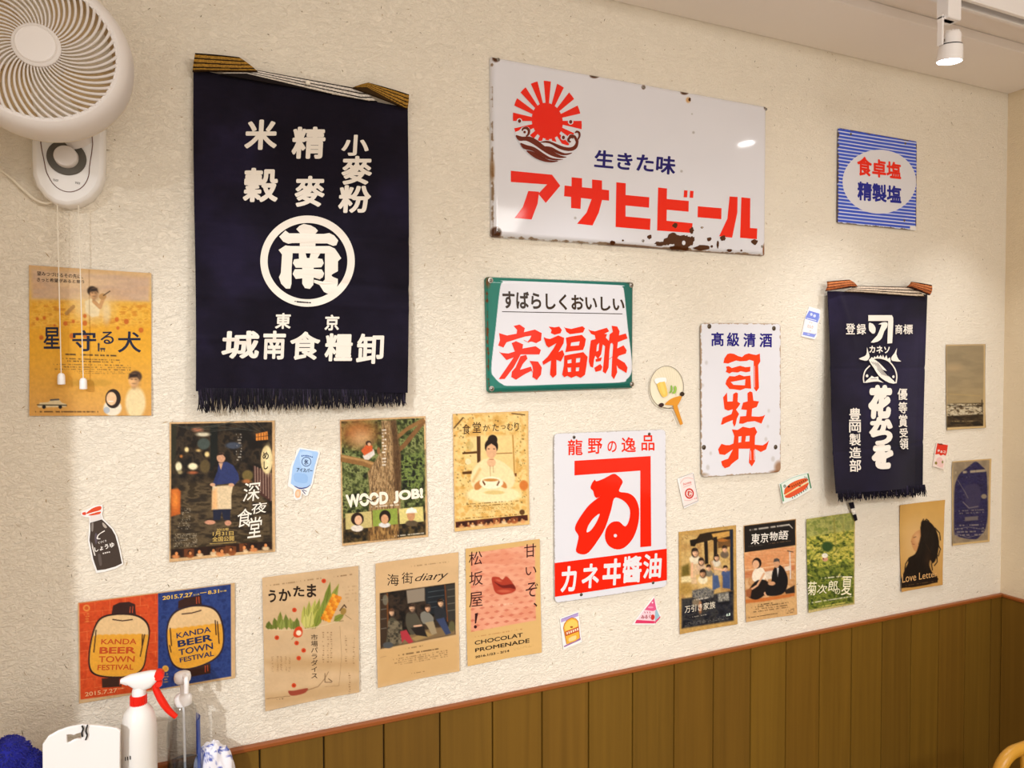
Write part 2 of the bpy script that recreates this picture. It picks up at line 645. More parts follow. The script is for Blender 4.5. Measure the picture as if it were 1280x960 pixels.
    def head(s, cx, cy, r, face='#c89a74', hair='#1e1510', lean=0, long=False):
        face = srgb(face); fx, fy = cx + lean * r, cy + .12 * r
        if long:
            s.E(cx + .05 * r, cy + .25 * r, r * .84, r * 1.05, hair, soft=r * .35)
        s.E(cx - .1 * lean * r, cy - .32 * r, r * .76, r * .72, hair, soft=r * .25)
        s.E(fx, fy + .55 * r, r * .3, r * .5, face * .75, soft=r * .3)
        s.E(fx, fy + .03 * r, r * .64, r * .84, face, soft=r * .3)
        s.E(fx + .35 * r, fy + .1 * r, r * .36, r * .75, face * .78, soft=r * .7, a=.8)
        s.E(fx - .2 * r, fy - .1 * r, r * .3, r * .4, np.minimum(face * 1.12, 1), soft=r * .6, a=.7)
        for e in (-.25, .24):
            s.E(fx + e * r, fy - .1 * r, r * .14, r * .07, face * .4, soft=r * .15, a=.85)
        s.E(fx + .02 * r, fy + .42 * r, r * .18, r * .06, face * .55, soft=r * .15, a=.85)
        return s.P([(fx - .66 * r, fy - .2 * r), (fx - .55 * r, fy - .8 * r), (fx + .5 * r, fy - .85 * r), (fx + .68 * r, fy - .15 * r), (fx + .4 * r, fy - .36 * r), (fx - .25 * r, fy - .30 * r)], hair, r * .3)

    # --- crisp print, laid on as geometry of the same sheet
    def T(s, txt, quad, col, bold=0.0, shear=0.0, em=False):
        if len(quad) == 4 and np.ndim(quad[0]) == 0:
            x0, y0, x1, y1 = quad; quad = [(x0, y0), (x1, y0), (x1, y1), (x0, y1)]
        q = np.asarray(quad, float)
        co, F, zz = glyphs(txt, bold, shear, em)
        a, b = co[:, :1], co[:, 1:]
        p = q[0] * (1 - a) * (1 - b) + q[1] * a * (1 - b) + q[2] * a * b + q[3] * (1 - a) * b
        s.mesh.append((np.stack(s.px(p[:, 0], p[:, 1]), 1), F, srgb(col), zz))
        return s

    def TV(s, txt, box, col, bold=0.0):
        x0, y0, x1, y1 = box; n = len(txt); h = (y1 - y0) / n
        for i, ch in enumerate(txt):
            s.T(ch, (x0, y0 + i * h, x1, y0 + (i + 1) * h), col, bold, em=True)
        return s

    def S(s, pts, col, smooth=0, holes=()):
        loops = [np.asarray(pts, float)] + [np.asarray(h, float) for h in holes]
        if smooth: loops = [catmull(l, smooth) for l in loops]
        tri = tessellate_polygon([[Vector((x, y, 0)) for x, y in l] for l in loops])
        p = np.concatenate(loops)
        s.mesh.append((np.stack(s.px(p[:, 0], p[:, 1]), 1), [tuple(t) for t in tri], srgb(col), 0))
        return s

    def C(s, cx, cy, rx, col, ry=None, n=28, rot=0, jag=0):
        ry = ry or rx; a = np.linspace(0, 2 * math.pi, n, endpoint=False)
        k = 1 + jag * (rng.random(n) - .5)
        X = rx * k * np.cos(a); Y = ry * k * np.sin(a)
        return s.S(np.stack([cx + X * math.cos(rot) - Y * math.sin(rot), cy + X * math.sin(rot) + Y * math.cos(rot)], 1), col)

    def LN(s, pts, w, col, smooth=6):
        pts = catmull_open(pts, smooth) if smooth and len(pts) > 2 else np.asarray(pts, float)
        t = np.gradient(pts, axis=0); t /= np.linalg.norm(t, axis=1)[:, None] + 1e-9
        nrm = np.stack([-t[:, 1], t[:, 0]], 1)
        ww = np.broadcast_to(np.asarray(w, float), (len(pts),))[:, None] if np.ndim(w) == 0 else np.interp(np.linspace(0, 1, len(pts)), np.linspace(0, 1, len(w)), w)[:, None]
        a = pts + nrm * ww / 2; b = pts - nrm * ww / 2; n = len(pts)
        p = np.concatenate([a, b]); F = [(i, i + 1, n + i + 1, n + i) for i in range(n - 1)]
        s.mesh.append((np.stack(s.px(p[:, 0], p[:, 1]), 1), F, srgb(col), 0))
        return s

    def RING(s, cx, cy, rx, ry, wx, wy, col, n=72):
        a = np.linspace(0, 2 * math.pi, n, endpoint=False)
        o = np.stack([cx + rx * np.cos(a), cy + ry * np.sin(a)], 1)
        i = np.stack([cx + (rx - wx) * np.cos(a), cy + (ry - wy) * np.sin(a)], 1)
        p = np.concatenate([o, i]); F = [(k, (k + 1) % n, n + (k + 1) % n, n + k) for k in range(n)]
        s.mesh.append((np.stack(s.px(p[:, 0], p[:, 1]), 1), F, srgb(col), 0))
        return s


def sheet(name, quad, art, material, d=0.0015, h=None, res=1.0, radius=0.0, skirt=0.0008, parent=None, ink_eps=0.0003, xshift=None, dq=None, dv=None, thick_back=False, base=None, gain=1.0):
    """a sheet, plate or cloth on the wall. quad: its four corners (TL, TR, BR, BL) in photo pixels"""
    q = np.asarray(quad, float)
    U, V_ = q[:, 0], q[:, 1]
    dc = [d] * 4 if dq is None else dq
    C3 = np.array([P3(U[i], V_[i], dc[i] if dv is None else dv[i]) for i in range(4)])
    C3[:, 1] = -np.array(dc, float)
    wpx = (np.hypot(U[1] - U[0], V_[1] - V_[0]) + np.hypot(U[2] - U[3], V_[2] - V_[3])) / 2
    hpx = (np.hypot(U[3] - U[0], V_[3] - V_[0]) + np.hypot(U[2] - U[1], V_[2] - V_[1])) / 2
    nx = max(3, int(wpx * res)); ny = max(3, int(hpx * res))
    wm = np.linalg.norm(C3[1] - C3[0]); hm = np.linalg.norm(C3[3] - C3[0])
    s, t = np.meshgrid(np.linspace(0, 1, nx + 1), np.linspace(0, 1, ny + 1))
    if radius > 0:
        dist = np.minimum(t, 1 - t) * hm
        ins = np.where(dist < radius, radius - np.sqrt(np.maximum(0, radius ** 2 - (radius - dist) ** 2)), 0) / wm
        s = ins + s * (1 - 2 * ins)
    s = s.ravel(); t = t.ravel()
    hf = h if h is not None else (lambda a, b: np.zeros_like(a))

    def place(a, b):
        a_, b_ = a[:, None], b[:, None]
        X = C3[0] * (1 - a_) * (1 - b_) + C3[1] * a_ * (1 - b_) + C3[2] * a_ * b_ + C3[3] * (1 - a_) * b_
        X = X.copy()
        if xshift is not None: X[:, 0] += xshift(a, b)
        X[:, 1] -= hf(a, b)
        return X
    G = place(s, t)
    col = np.tile(np.array([[.8, .8, .8]]), (len(G), 1))
    u, v = proj(G)
    for op in art.ops: col = op(u, v, col)
    col = lin(col * gain)
    mb = MB()
    F = []
    w = nx + 1
    for j in range(ny):
        for i in range(nx):
            a = j * w + i
            F.append((a, a + w, a + w + 1, a + 1))
    ring = [i for i in range(w)] + [j * w + nx for j in range(1, ny + 1)] + [ny * w + i for i in range(nx - 1, -1, -1)] + [j * w for j in range(ny - 1, 0, -1)]
    R = G[ring].copy(); R[:, 1] += skirt; R[:, 1] = np.minimum(R[:, 1], -0.0003)
    n0 = len(G); k = len(ring)
    F += [(ring[i], ring[(i + 1) % k], n0 + (i + 1) % k, n0 + i) for i in range(k)]
    mb.add(np.concatenate([G, R]), F, np.concatenate([col, col[ring] * .9]))
    # crisp print on top
    A = np.array([C3[1] - C3[0], C3[3] - C3[0]])[:, [0, 2]].T
    Ai = np.linalg.inv(A)
    boxes = []
    for p, F2, c, dz in art.mesh:                      # later print lies over earlier print where they overlap
        lo, hi = p.min(0) - .3, p.max(0) + .3
        z = 0
        for lo2, hi2, z2 in boxes:
            if (lo < hi2).all() and (lo2 < hi).all(): z = max(z, z2 + 1)
        boxes.append((lo, hi, z))
        x, zz = W(p[:, 0], p[:, 1], d)
        for _ in range(2):
            ab = Ai @ (np.stack([x, zz]) - C3[0][[0, 2]][:, None])
            a, b = np.clip(ab[0], 0, 1), np.clip(ab[1], 0, 1)
            dd = -(place(a, b)[:, 1])
            dx, dy = (p[:, 0] - 640) / F_PX, (480 - p[:, 1]) / F_PX
            D = dx[:, None] * RC[0] + dy[:, None] * RC[1] + RC[2]
            tt = (CAM_D - dd) / D[:, 1]
            x, zz = D[:, 0] * tt, D[:, 2] * tt + CAM_H
        mb.add(np.stack([x, -(dd + ink_eps + z * 0.0002 + dz), zz], 1), F2, lin(c * gain))
    return mb.build(name, material, parent, smooth=False, cols=True, base=base)


def qpx(art, quad):
    q = np.asarray(quad, float)
    return np.stack(art.px(q[:, 0], q[:, 1]), 1)


# ------------------------------------------------------------------ the room
RX = 2.338                       # right wall
RAIL = CAM_H - 0.7293            # top of the wainscot rail
SOFFIT = CAM_H + 0.848
CEIL = CAM_H + 0.874
LX = -1.0

# back wall with chopped straw in the plaster
mb = MB()
mb.box((LX, 0, 0), (RX + .1, .1, CEIL + .05))
for i in range(1300):
    x = rng.uniform(-.3, RX - .02); z = rng.uniform(RAIL + .01, SOFFIT)
    L = rng.choice([.004, .006, .009, .014], p=[.4, .35, .2, .05]); a = rng.uniform(0, math.pi); w = rng.uniform(.0003, .0009)
    cx, cz = L / 2 * math.cos(a), L / 2 * math.sin(a); nx, nz = -math.sin(a) * w, math.cos(a) * w
    y = -.0003
    bend = rng.uniform(-.0012, .0012)
    mx, mz = x + bend * -math.sin(a), z + bend * math.cos(a)
    mb.add([(x - cx, y + .0004, z - cz), (mx - nx, y - .0005, mz - nz), (x + cx, y + .0004, z + cz), (mx + nx, y - .0005, mz + nz)], [(0, 1, 2, 3)], mi=1 if rng.random() < .7 else 2)
struct(mb.build('wall_back', [M_PLASTER, M_STRAW, M_STRAWDARK]))
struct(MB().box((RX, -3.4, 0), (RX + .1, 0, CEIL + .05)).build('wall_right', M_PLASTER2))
# the pillar just left of the fan
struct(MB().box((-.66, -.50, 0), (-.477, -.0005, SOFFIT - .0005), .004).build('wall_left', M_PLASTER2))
struct(MB().box((LX, -3.4, -.05), (RX + .1, .1, 0)).build('floor', M_FLOOR))
struct(MB().box((LX, -3.4, CEIL), (RX, -.0005, CEIL + .04)).build('ceiling', M_CEIL))
struct(MB().box((LX, -.205, SOFFIT), (RX - .0005, -.0005, CEIL - .0005), .002).build('trim_1', M_CEIL))   # dropped soffit along the wall


def wainscot(name, x0, x1, seams, wall):
    mb = MB()
    xs = [x0] + [q for q in seams if x0 < q < x1] + [x1]
    for a, b in zip(xs[:-1], xs[1:]):
        g = rng.uniform(.9, 1.06); tint = np.array([g, g * rng.uniform(.97, 1.02), g * rng.uniform(.92, 1.03)])
        bv = .0022
        prof = [(a + .0006, .002), (a + bv, .009), (b - bv, .009), (b - .0006, .002)]
        V = []
        for z in (.005, RAIL - .0095):
            for x, d in prof:
                V.append((x, -d, z) if wall == 'back' else (RX - d, -x, z))
        mb.add(V, [(0, 1, 5, 4), (1, 2, 6, 5), (2, 3, 7, 6)], tint)
    # the dark gap behind the joints
    V = [(x, -.003, z) if wall == 'back' else (RX - .003, -x, z) for z in (.005, RAIL - .0095) for x in (x0, x1)]
    mb.add(V, [(0, 1, 3, 2)], (.12, .1, .08))
    return struct(mb.build(name, M_PLANK, cols=True))


SEAMS = [0.098 + .1212 * k for k in range(-12, 19)]
wainscot('trim_2', LX, RX, SEAMS, 'back')
wainscot('trim_3', .009, 3.3, [.13 + .121 * k for k in range(30)], 'right')
struct(MB().box((LX, -.0130, RAIL - .0100), (RX - .0005, -.0005, RAIL), .002).build('trim_4', M_RAIL))
struct(MB().box((RX - .0130, -3.3, RAIL - .0100), (RX - .0005, -.0135, RAIL), .002).build('trim_5', M_RAIL))

# ------------------------------------------------------------------ ceiling track and its spot
TZ = CAM_H + .825
tr = thing('lighting_track', 'white ceiling lighting track running along the dropped soffit edge', 'lighting track', (.7, TRACK_Y - .0, TZ))
mb = MB()
for (a, b) in (((LX + .3, TRACK_Y - .0175, TZ + .006), (RX - .02, TRACK_Y - .0135, CEIL - .0005)), ((LX + .3, TRACK_Y + .0135, TZ + .006), (RX - .02, TRACK_Y + .0175, CEIL - .0005)),
               ((LX + .3, TRACK_Y - .0175, CEIL - .008), (RX - .02, TRACK_Y + .0175, CEIL - .0006))):
    mb.box(a, b, .0008)
mb.build('channel', M_LAMPBODY, tr)
mb = MB()
mb.box((LX + .3, TRACK_Y - .0195, TZ), (RX - .02, TRACK_Y - .010, TZ + .0062), .001).box((LX + .3, TRACK_Y + .010, TZ), (RX - .02, TRACK_Y + .0195, TZ + .0062), .001)
mb.build('lip', M_LAMPBODY, tr)


def spot_lamp(x, label):
    ax = np.array([.02, .115, -1.0]); ax /= np.linalg.norm(ax)
    t = thing('track_spot_lamp', label, 'spotlight', (x, TRACK_Y, TZ), None)
    mb = MB().box((x - .021, TRACK_Y - .0155, TZ - .048), (x + .021, TRACK_Y + .0155, TZ + .004), .002)
    mb.build('adapter', M_LAMPBODY, t)
    mb = MB()
    mb.box((x - .030, TRACK_Y - .007, TZ - .106), (x - .0245, TRACK_Y + .007, TZ - .038), .0015)
    mb.box((x - .030, TRACK_Y - .007, TZ - .048), (x + .014, TRACK_Y + .007, TZ - .042), .0015)
    mb.build('bracket', M_LAMPBODY, t)
    c = np.array([x + .004, TRACK_Y, TZ - .136])     # lens centre
    mb = MB().lathe([(.012, -.064), (.016, -.062), (.0188, -.056), (.0195, -.038), (.0205, -.0345)], c, ax, 32)
    for k in range(14):
        a = 2 * math.pi * k / 14
        e1 = np.cross(ax, [1, 0, 0]); e1 /= np.linalg.norm(e1); e2 = np.cross(ax, e1)
        p = c + ax * -.0615 + .0135 * (math.cos(a) * e1 + math.sin(a) * e2)
        mb.lathe([(.0015, -.0035), (.0012, .001)], p, ax, 8)
    autosmooth(mb.build('lamp_back', M_LAMPBODY, t))
    autosmooth(MB().lathe([(.0228, -.0352), (.0228, -.0325)], c, ax, 32).build('joint_gap', M_BLACK, t))
    mb = MB().lathe([(.0205, -.033), (.0242, -.0325), (.0265, -.006), (.0268, 0.0), (.0252, .0012), (.0246, -.004), (.0, -.0045)], c, ax, 40)
    autosmooth(mb.build('lamp_head', M_LAMPBODY, t))
    autosmooth(MB().lathe([(.0, -.001), (.02, -.0012), (.0244, -.002), (.0244, -.0035), (0, -.0036)], c, ax, 40).build('lens', M_LAMPGLOW, t))
    mb = MB().lathe([(.0045, -.004), (.0045, .004)], (x - .0225, TRACK_Y, TZ - .094), (1, 0, 0), 14)
    mb.build('pivot', M_DARKSTEEL, t)
    return t


spot_lamp(1.567, 'white track spotlight glowing above the blue striped salt sign')

# ------------------------------------------------------------------ wall fan
FX, FZ = -.2105, CAM_H + .466
fan = thing('wall_fan', 'white wall fan with spiral grille and two pull cords', 'fan', (FX, -.0006, FZ - .13))
fc = np.array([FX, 0, FZ]); OUT = (0, -1, 0)
mb = MB().lathe([(.1015, .194), (.1025, .2015), (.106, .203), (.1115, .200), (.117, .191), (.121, .177), (.1222, .163), (.121, .150), (.118, .143), (.1155, .145), (.116, .16), (.110, .185)], fc, OUT, 96, close=True)
autosmooth(mb.build('bezel', M_WPLASTIC, fan), 50)
mb = MB()
NR = 52
for k in range(NR):
    a0 = 2 * math.pi * k / NR
    pts = []
    for i in range(15):
        q = i / 14; r = .030 + (.1020 - .030) * q
        a = a0 + .66 * q ** 1.2
        d = .2105 - .0105 * q * q
        pts.append((FX + r * math.cos(a), -d, FZ + r * math.sin(a)))
    mb.tube(pts, np.interp(np.linspace(0, 1, 15), [0, .3, 1], [.0011, .0016, .0023]), 6)
    # rounded shoulder of each slot at the rim
    a = a0 + .66
    mb.tube([(FX + .0995 * math.cos(a - .04), -.1998, FZ + .0995 * math.sin(a - .04)), (FX + .1035 * math.cos(a + .02), -.1985, FZ + .1035 * math.sin(a + .02))], .0030, 6)
mb.lathe([(.1, .196), (.1, .2005), (.1035, .2015), (.1035, .196)], fc, OUT, 96, close=True)
autosmooth(mb.build('grille', M_WPLASTIC, fan), 60)
autosmooth(MB().lathe([(0, .2175), (.020, .2172), (.028, .216), (.031, .2135), (.031, .204)][::-1], fc, OUT, 56).build('hub_cap', M_WPLASTIC, fan), 50)
mb = MB().lathe([(.0238, .2165), (.0256, .2178), (.0275, .2158)], fc, OUT, 56)
autosmooth(mb.build('hub_ring', M_WPLASTIC, fan), 60)
# rotor
mb = MB().lathe([(.0, .190), (.024, .188), (.026, .172), (.026, .15)], fc, OUT, 32)
for k in range(4):
    V = []; F = []
    for i in range(8):
        r = .024 + .07 * i / 7
        for j in range(7):
            a = 2 * math.pi * k / 4 + (j / 6 - .5) * (.75 - .25 * (i / 7 - .5)) + .25 * i / 7
            d = .178 + .007 * (j / 6 - .5) * 2 * (1 - .35 * i / 7) * .8
            V.append((FX + r * math.cos(a), -d, FZ + r * math.sin(a)))
    for i in range(7):
        for j in range(6):
            F.append((i * 7 + j, i * 7 + j + 1, (i + 1) * 7 + j + 1, (i + 1) * 7 + j))
    mb.add(V, F)
autosmooth(mb.build('rotor', mat('rotor_plastic', '#efe4cc', .4, trans=.5), fan), 60)
autosmooth(MB().lathe([(.03, .160), (.07, .162), (.098, .168), (.110, .178), (.110, .176), (.098, .165), (.07, .159), (.03, .157)], fc, OUT, 64, close=True).build('bounce_bowl', mat('interior_shade_tan', '#dcbc8c', .5), fan), 60)  # added bowl bouncing light behind the grille; interior shade put into its tan
# rear guard: fine ribs curling back from the rim
mb = MB()
for k in range(64):
    a = 2 * math.pi * k / 64
    pts = []
    for i in range(9):
        q = i / 8
        r = .119 - .072 * q ** 1.3; d = .146 - .075 * math.sin(q * 1.45) ** .9
        aa = a - .25 * q
        pts.append((FX + r * math.cos(aa), -d, FZ + r * math.sin(aa)))
    mb.tube(pts, .0011, 5)
mb.lathe([(.1185, .1445), (.1185, .148), (.1205, .148), (.1205, .1445)], fc, OUT, 72, close=True)
autosmooth(mb.build('rear_guard', M_CORD, fan), 60)
autosmooth(MB().lathe([(.0, .05), (.04, .052), (.05, .06), (.052, .078), (.046, .105), (.03, .12)], fc, OUT, 40).build('motor_housing', M_WPLASTIC, fan))
mb = MB().tube([(FX, -.075, FZ - .02), (FX + .01, -.055, FZ - .05), (FX + .028, -.026, FZ - .085)], [.021, .02, .022], 20)
autosmooth(mb.build('neck', M_WPLASTIC, fan))
# wall bracket with the control dial
BD = .036
def bracket_outline(px):
    return [tuple(float(q) for q in W(u, v, BD)) for u, v in px]
ol = bracket_outline([(39, 110), (39, 200), (40, 218), (45, 232), (55, 245), (68, 253.5), (84, 257), (100, 254), (114, 246), (124, 234), (129, 219), (130, 200), (130, 110)])
br = autosmooth(MB().prism(ol[::-1], .0006, BD, .007).build('wall_bracket', M_WPLASTIC2, fan), 35)
pl = catmull([(55, 165), (56, 205), (62, 223), (72, 235), (86, 240), (100, 236), (109, 225), (112, 208), (111.5, 165)], 5)
pl = [tuple(float(q) for q in W(u, v, BD)) for u, v in pl]
loop = np.array([(x, -(BD + .0004), z) for x, z in pl] + [(pl[0][0], -(BD + .0004), pl[0][1])])
MB().tube(loop, .0007, 6).build('panel_seam', M_GROOVE, fan)
dc = P3(83.5, 197.5, BD)
dr = (W(108.5, 197, BD)[0] - W(58.5, 197, BD)[0]) / 2
autosmooth(MB().lathe([(dr * .58, .0), (dr * .58, .0032), (dr * .97, .0032), (dr, .0022), (dr, 0)], dc, OUT, 48).build('dial_ring', M_GREYRING, fan))
kb = autosmooth(MB().lathe([(dr * .62, 0), (dr * .60, .013), (dr * .55, .0155), (dr * .4, .0162), (0, .0164)], dc + np.array([0, -.0005, 0]), OUT, 48).build('control_knob', M_WPLASTIC, fan))
for (u0, v0) in ((66.5, 225), (94, 228.5)):      # the two legends, too small to read
    mk = MB()
    x, z = W(u0, v0, BD + .0008)
    V = []; F = []
    for k in range(4):
        xx = x + k * .0019
        for q in range(3):
            n0 = len(V); zz_ = z + (q - 1) * .0013 - k * .0002; ww = .0015 if (k + q) % 3 else .0010
            V += [(xx, -(BD + .0006), zz_), (xx + ww, -(BD + .0006), zz_), (xx + ww, -(BD + .0006), zz_ + .0007), (xx, -(BD + .0006), zz_ + .0007)]
            F.append((n0, n0 + 1, n0 + 2, n0 + 3))
    mk.add(V, F).build('dial_legend', M_GREYRING, fan)
for (a, b) in (((71.5, 254, .026), (76.5, 468, .018)), ((98, 253, .026), (104, 474, .018))):
    p0 = P3(*a); p1 = P3(*b)
    cd = MB().tube([p0 + (p1 - p0) * k / 12 for k in range(13)], .00085, 6).build('pull_cord', M_CORD, fan)
    autosmooth(MB().lathe([(.0028, .012), (.0046, .0105), (.0058, .007), (.0060, .0), (.0060, -.0065), (.005, -.0075), (.0, -.0075)], p1 + np.array([0, 0, -.010]), (0, 0, 1), 20).build('pull_bead', M_WPLASTIC2, cd))
pts = catmull_open([P3(-60, 170, .006), P3(-10, 205, .006), P3(12, 221, .007), P3(30, 238, .008), P3(45, 250, .010), P3(57, 254, .012), P3(66, 252, .014)], 6)
autosmooth(MB().tube(pts, .0023, 8).build('power_cord', M_CORD, fan))

# ------------------------------------------------------------------ enamel signs
RED, NAVY, SIGNWHITE, RUST = '#ea2410', '#1b1566', '#dddce1', '#4e2c16'


def rounded(dist, r):
    """height profile of a rolled sheet-metal edge: 0 at the rim, 1 inside"""
    q = np.clip(dist / r, 0, 1)
    return np.sqrt(np.maximum(0, 1 - (1 - q) ** 2))


def screw(parent, u, v, d, r=.0042, m=None, washer=False):
    c = P3(u, v, d)
    mb = MB().lathe([(r, -.0005), (r * .95, .0009), (r * .6, .0018), (0, .0021)], c, OUT, 18)
    if washer:
        mb.lathe([(r * 1.45, -.0005), (r * 1.45, .0006), (r * .9, .0008), (r * .9, -.0005)], c, OUT, 20)
    o = autosmooth(mb.build('screw', m or M_STEEL, parent), 50)
    a = rng.uniform(0, math.pi)
    e = np.array([math.cos(a), 0, math.sin(a)]) * r * .75; f = np.array([-math.sin(a), 0, math.cos(a)]) * r * .13
    y = np.array([0, -.00215, 0])
    MB().add([c - e - f + y, c + e - f + y, c + e + f + y, c - e + f + y], [(0, 1, 2, 3)]).build('slot', M_BLACK, o)


def edge_rust(art, quad, col, w, thr, seed, a=.9):
    """rust creeping in from the sheet's own rim"""
    q = np.asarray(quad, float); cc = srgb(col)
    def f(x, y, c):
        dm = np.full(len(x), 1e9)
        for i in range(4):
            x0, y0 = q[i]; ex, ey = q[(i + 1) % 4] - q[i]
            t = np.clip(((x - x0) * ex + (y - y0) * ey) / (ex * ex + ey * ey), 0, 1)
            dm = np.minimum(dm, np.hypot(x - x0 - t * ex, y - y0 - t * ey))
        n = fbm(x / (w * 2.2), y / (w * 2.2), seed)
        m = np.clip((n * w * 2 - dm - w * thr) / (w * .25), 0, 1) * a
        return c + (cc - c) * m[:, None]
    art.fn(f)


def enamel(name, label, quad_art, art, d, flange, rim, radius, screws, skirt, bulge=0.0, washer=False, sm=None, res=1.6, scr=.0042):
    q = qpx(art, quad_art) if quad_art is not None else None
    c = P3(q[:, 0].mean(), q[:, 1].mean(), 0)
    bx, bz = W(q[:, 0], q[:, 1], 0)
    t = thing('enamel_sign', label, 'sign', (float(bx.mean()), -.0006, float(bz.min())), 'old enamel advertising signs on the wall')
    A = np.array([P3(*p, d) for p in q]); wm = np.linalg.norm(A[1] - A[0]); hm = np.linalg.norm(A[3] - A[0])
    def h(a, b):
        dist = np.minimum(np.minimum(a, 1 - a) * wm, np.minimum(b, 1 - b) * hm)
        k = rounded(dist, rim) if rim > 0 else 1.0
        return flange * (k - 1) + bulge * (np.sin(np.pi * a) * np.sin(np.pi * b) - .0)
    o = sheet('plate', q, art, M_ENAMEL, d, h, res, radius, skirt, t)
    autosmooth(o, 35)
    for u, v in screws:
        screw(t, u, v, d + bulge * .1, scr, sm, washer)
    return t


# 1: the big beer sign
a = Art(590, 50, 3.2)
Q = [(80, 60), (1183, 262), (1178, 862), (83, 785)]
a.fill(SIGNWHITE)
a.mottle(.012, 160, 4)
edge_rust(a, Q, '#7a5a38', 9, .62, 11, .8)
a.E(80, 520, 10, 45, '#8a6238', soft=8, a=.8).E(95, 770, 22, 22, RUST, soft=8).E(96, 72, 15, 16, RUST, soft=7).E(1172, 842, 9, 26, '#7a4420', soft=6)
for (x, y, rx, ry) in ((490, 143, 18, 10), (850, 210, 15, 9), (686, 189, 7, 8), (1176, 268, 8, 12)):
    a.E(x, y, rx, ry, RUST, soft=5)
a.P([(540, 812), (680, 822), (820, 838), (1000, 850), (1170, 862), (1170, 868), (540, 826)], '#6a4424', soft=5)
a.E(865, 240, 9, 11, '#c88a3a', soft=6, a=.7)
for (x, y, r) in ((413, 712, 5), (838, 525, 5), (886, 370, 5), (880, 296, 3)):
    a.E(x, y, r, r, '#9a948c', soft=4, a=.7)
a.T('生きた味', [(484, 437), (812, 466), (815, 541), (488, 510)], NAVY, .028, .1)
for pts in ([(155, 523), (320, 539), (353, 583), (295, 652), (265, 615), (300, 578), (155, 568)],
            [(225, 604), (268, 607), (262, 655), (238, 718), (170, 712), (203, 668)],
            [(370, 582), (398, 585), (398, 549), (440, 553), (440, 589), (480, 593), (480, 558), (520, 562), (520, 598), (548, 601), (548, 643), (520, 640), (507, 690), (482, 742), (420, 735), (458, 690), (478, 637), (436, 632), (434, 676), (396, 672), (396, 628), (368, 625)],
            [(577, 569), (615, 573), (614, 620), (709, 629), (708, 671), (614, 662), (614, 706), (714, 715), (712, 760), (574, 748)],
            [(744, 590), (780, 594), (779, 636), (867, 644), (866, 687), (779, 679), (778, 723), (882, 733), (880, 772), (740, 762)],
            [(848, 601), (862, 602), (860, 630), (846, 629)], [(872, 603), (886, 604), (884, 632), (870, 631)],
            [(903, 665), (998, 673), (997, 717), (902, 709)],
            [(1030, 626), (1062, 628), (1061, 690), (1040, 791), (988, 785), (1021, 715)],
            [(1077, 629), (1113, 633), (1112, 752), (1141, 754), (1139, 797), (1072, 791)]):
    a.S(pts, RED)
a.frame(630, 90, 8)
SB = '#6a2412'
def sp(th, r):
    x = 345 * r * math.cos(math.radians(th))
    return (432 + x, 490 + .12 * x - 400 * r * math.sin(math.radians(th)))
a.S([sp(q, .452) for q in range(0, 360, 6)], RED)
for k in range(16):
    th = 22.5 * k
    if 225 < th < 315: r1 = .58
    else: r1 = 1.0
    a.S([sp(th - 6.3, .44), sp(th - 6.0, r1), sp(th, r1), sp(th + 6.0, r1), sp(th + 6.3, .44)], RED)
a.S([(105, 625), (150, 585), (185, 552), (240, 552), (262, 590), (255, 632), (345, 690), (420, 682), (520, 700), (590, 722), (640, 735), (650, 705), (622, 690), (628, 650), (660, 622), (695, 625), (700, 595), (730, 582), (768, 610), (765, 650), (745, 690), (742, 750), (690, 840), (600, 895), (480, 915), (380, 900), (280, 850), (200, 780)], SIGNWHITE, 4)
for pts in ([(115, 632), (180, 648), (260, 648), (340, 690), (400, 740), (480, 790), (560, 835), (625, 852), (560, 862), (470, 838), (380, 786), (300, 730), (220, 690), (145, 688)],
            [(355, 707), (400, 692), (450, 692), (520, 720), (600, 750), (660, 755), (700, 735), (722, 690), (742, 690), (732, 750), (690, 787), (620, 790), (540, 765), (450, 715)],
            [(400, 748), (470, 752), (540, 790), (610, 815), (680, 808), (640, 830), (570, 832), (500, 802)],
            [(160, 712), (220, 732), (300, 755), (380, 808), (460, 856), (540, 872), (590, 876), (520, 886), (430, 872), (340, 824), (270, 788), (190, 768)],
            [(218, 787), (300, 803), (380, 848), (450, 883), (540, 893), (470, 907), (380, 893), (290, 852)]):
    a.S(pts, SB, 3)
a.LN([(178, 590), (190, 568), (222, 562), (246, 588), (240, 625), (218, 645)], [14, 20, 26, 26, 22, 12], SB).C(203, 603, 13, SB)
a.LN([(690, 665), (668, 655), (645, 668), (642, 690), (665, 702)], [10, 18, 26, 22, 14], SB)
a.LN([(642, 680), (660, 640), (700, 648), (722, 690), (728, 720)], [16, 22, 26, 24, 18], SB)
a.LN([(708, 612), (724, 598), (748, 612), (750, 645), (735, 675), (722, 700)], [12, 20, 22, 20, 16, 12], SB)
for (x, y) in ((152, 492), (665, 500), (590, 657)):
    a.C(x, y, 27, SIGNWHITE).C(x, y, 16, SB, 19)
a.frame(590, 50, 3.2)
RU = '#4a2612'
for (x, y, rx, ry) in ((758, 815, 26, 8), (785, 806, 22, 14), (800, 790, 20, 17), (822, 800, 32, 24), (840, 822, 30, 20), (865, 806, 18, 18), (880, 797, 11, 11), (852, 792, 18, 10), (815, 832, 22, 12), (742, 811, 10, 6)):
    a.C(x, y, rx, RU, ry, 16, 0, .5)
a.C(845, 812, 7, SIGNWHITE, 9)
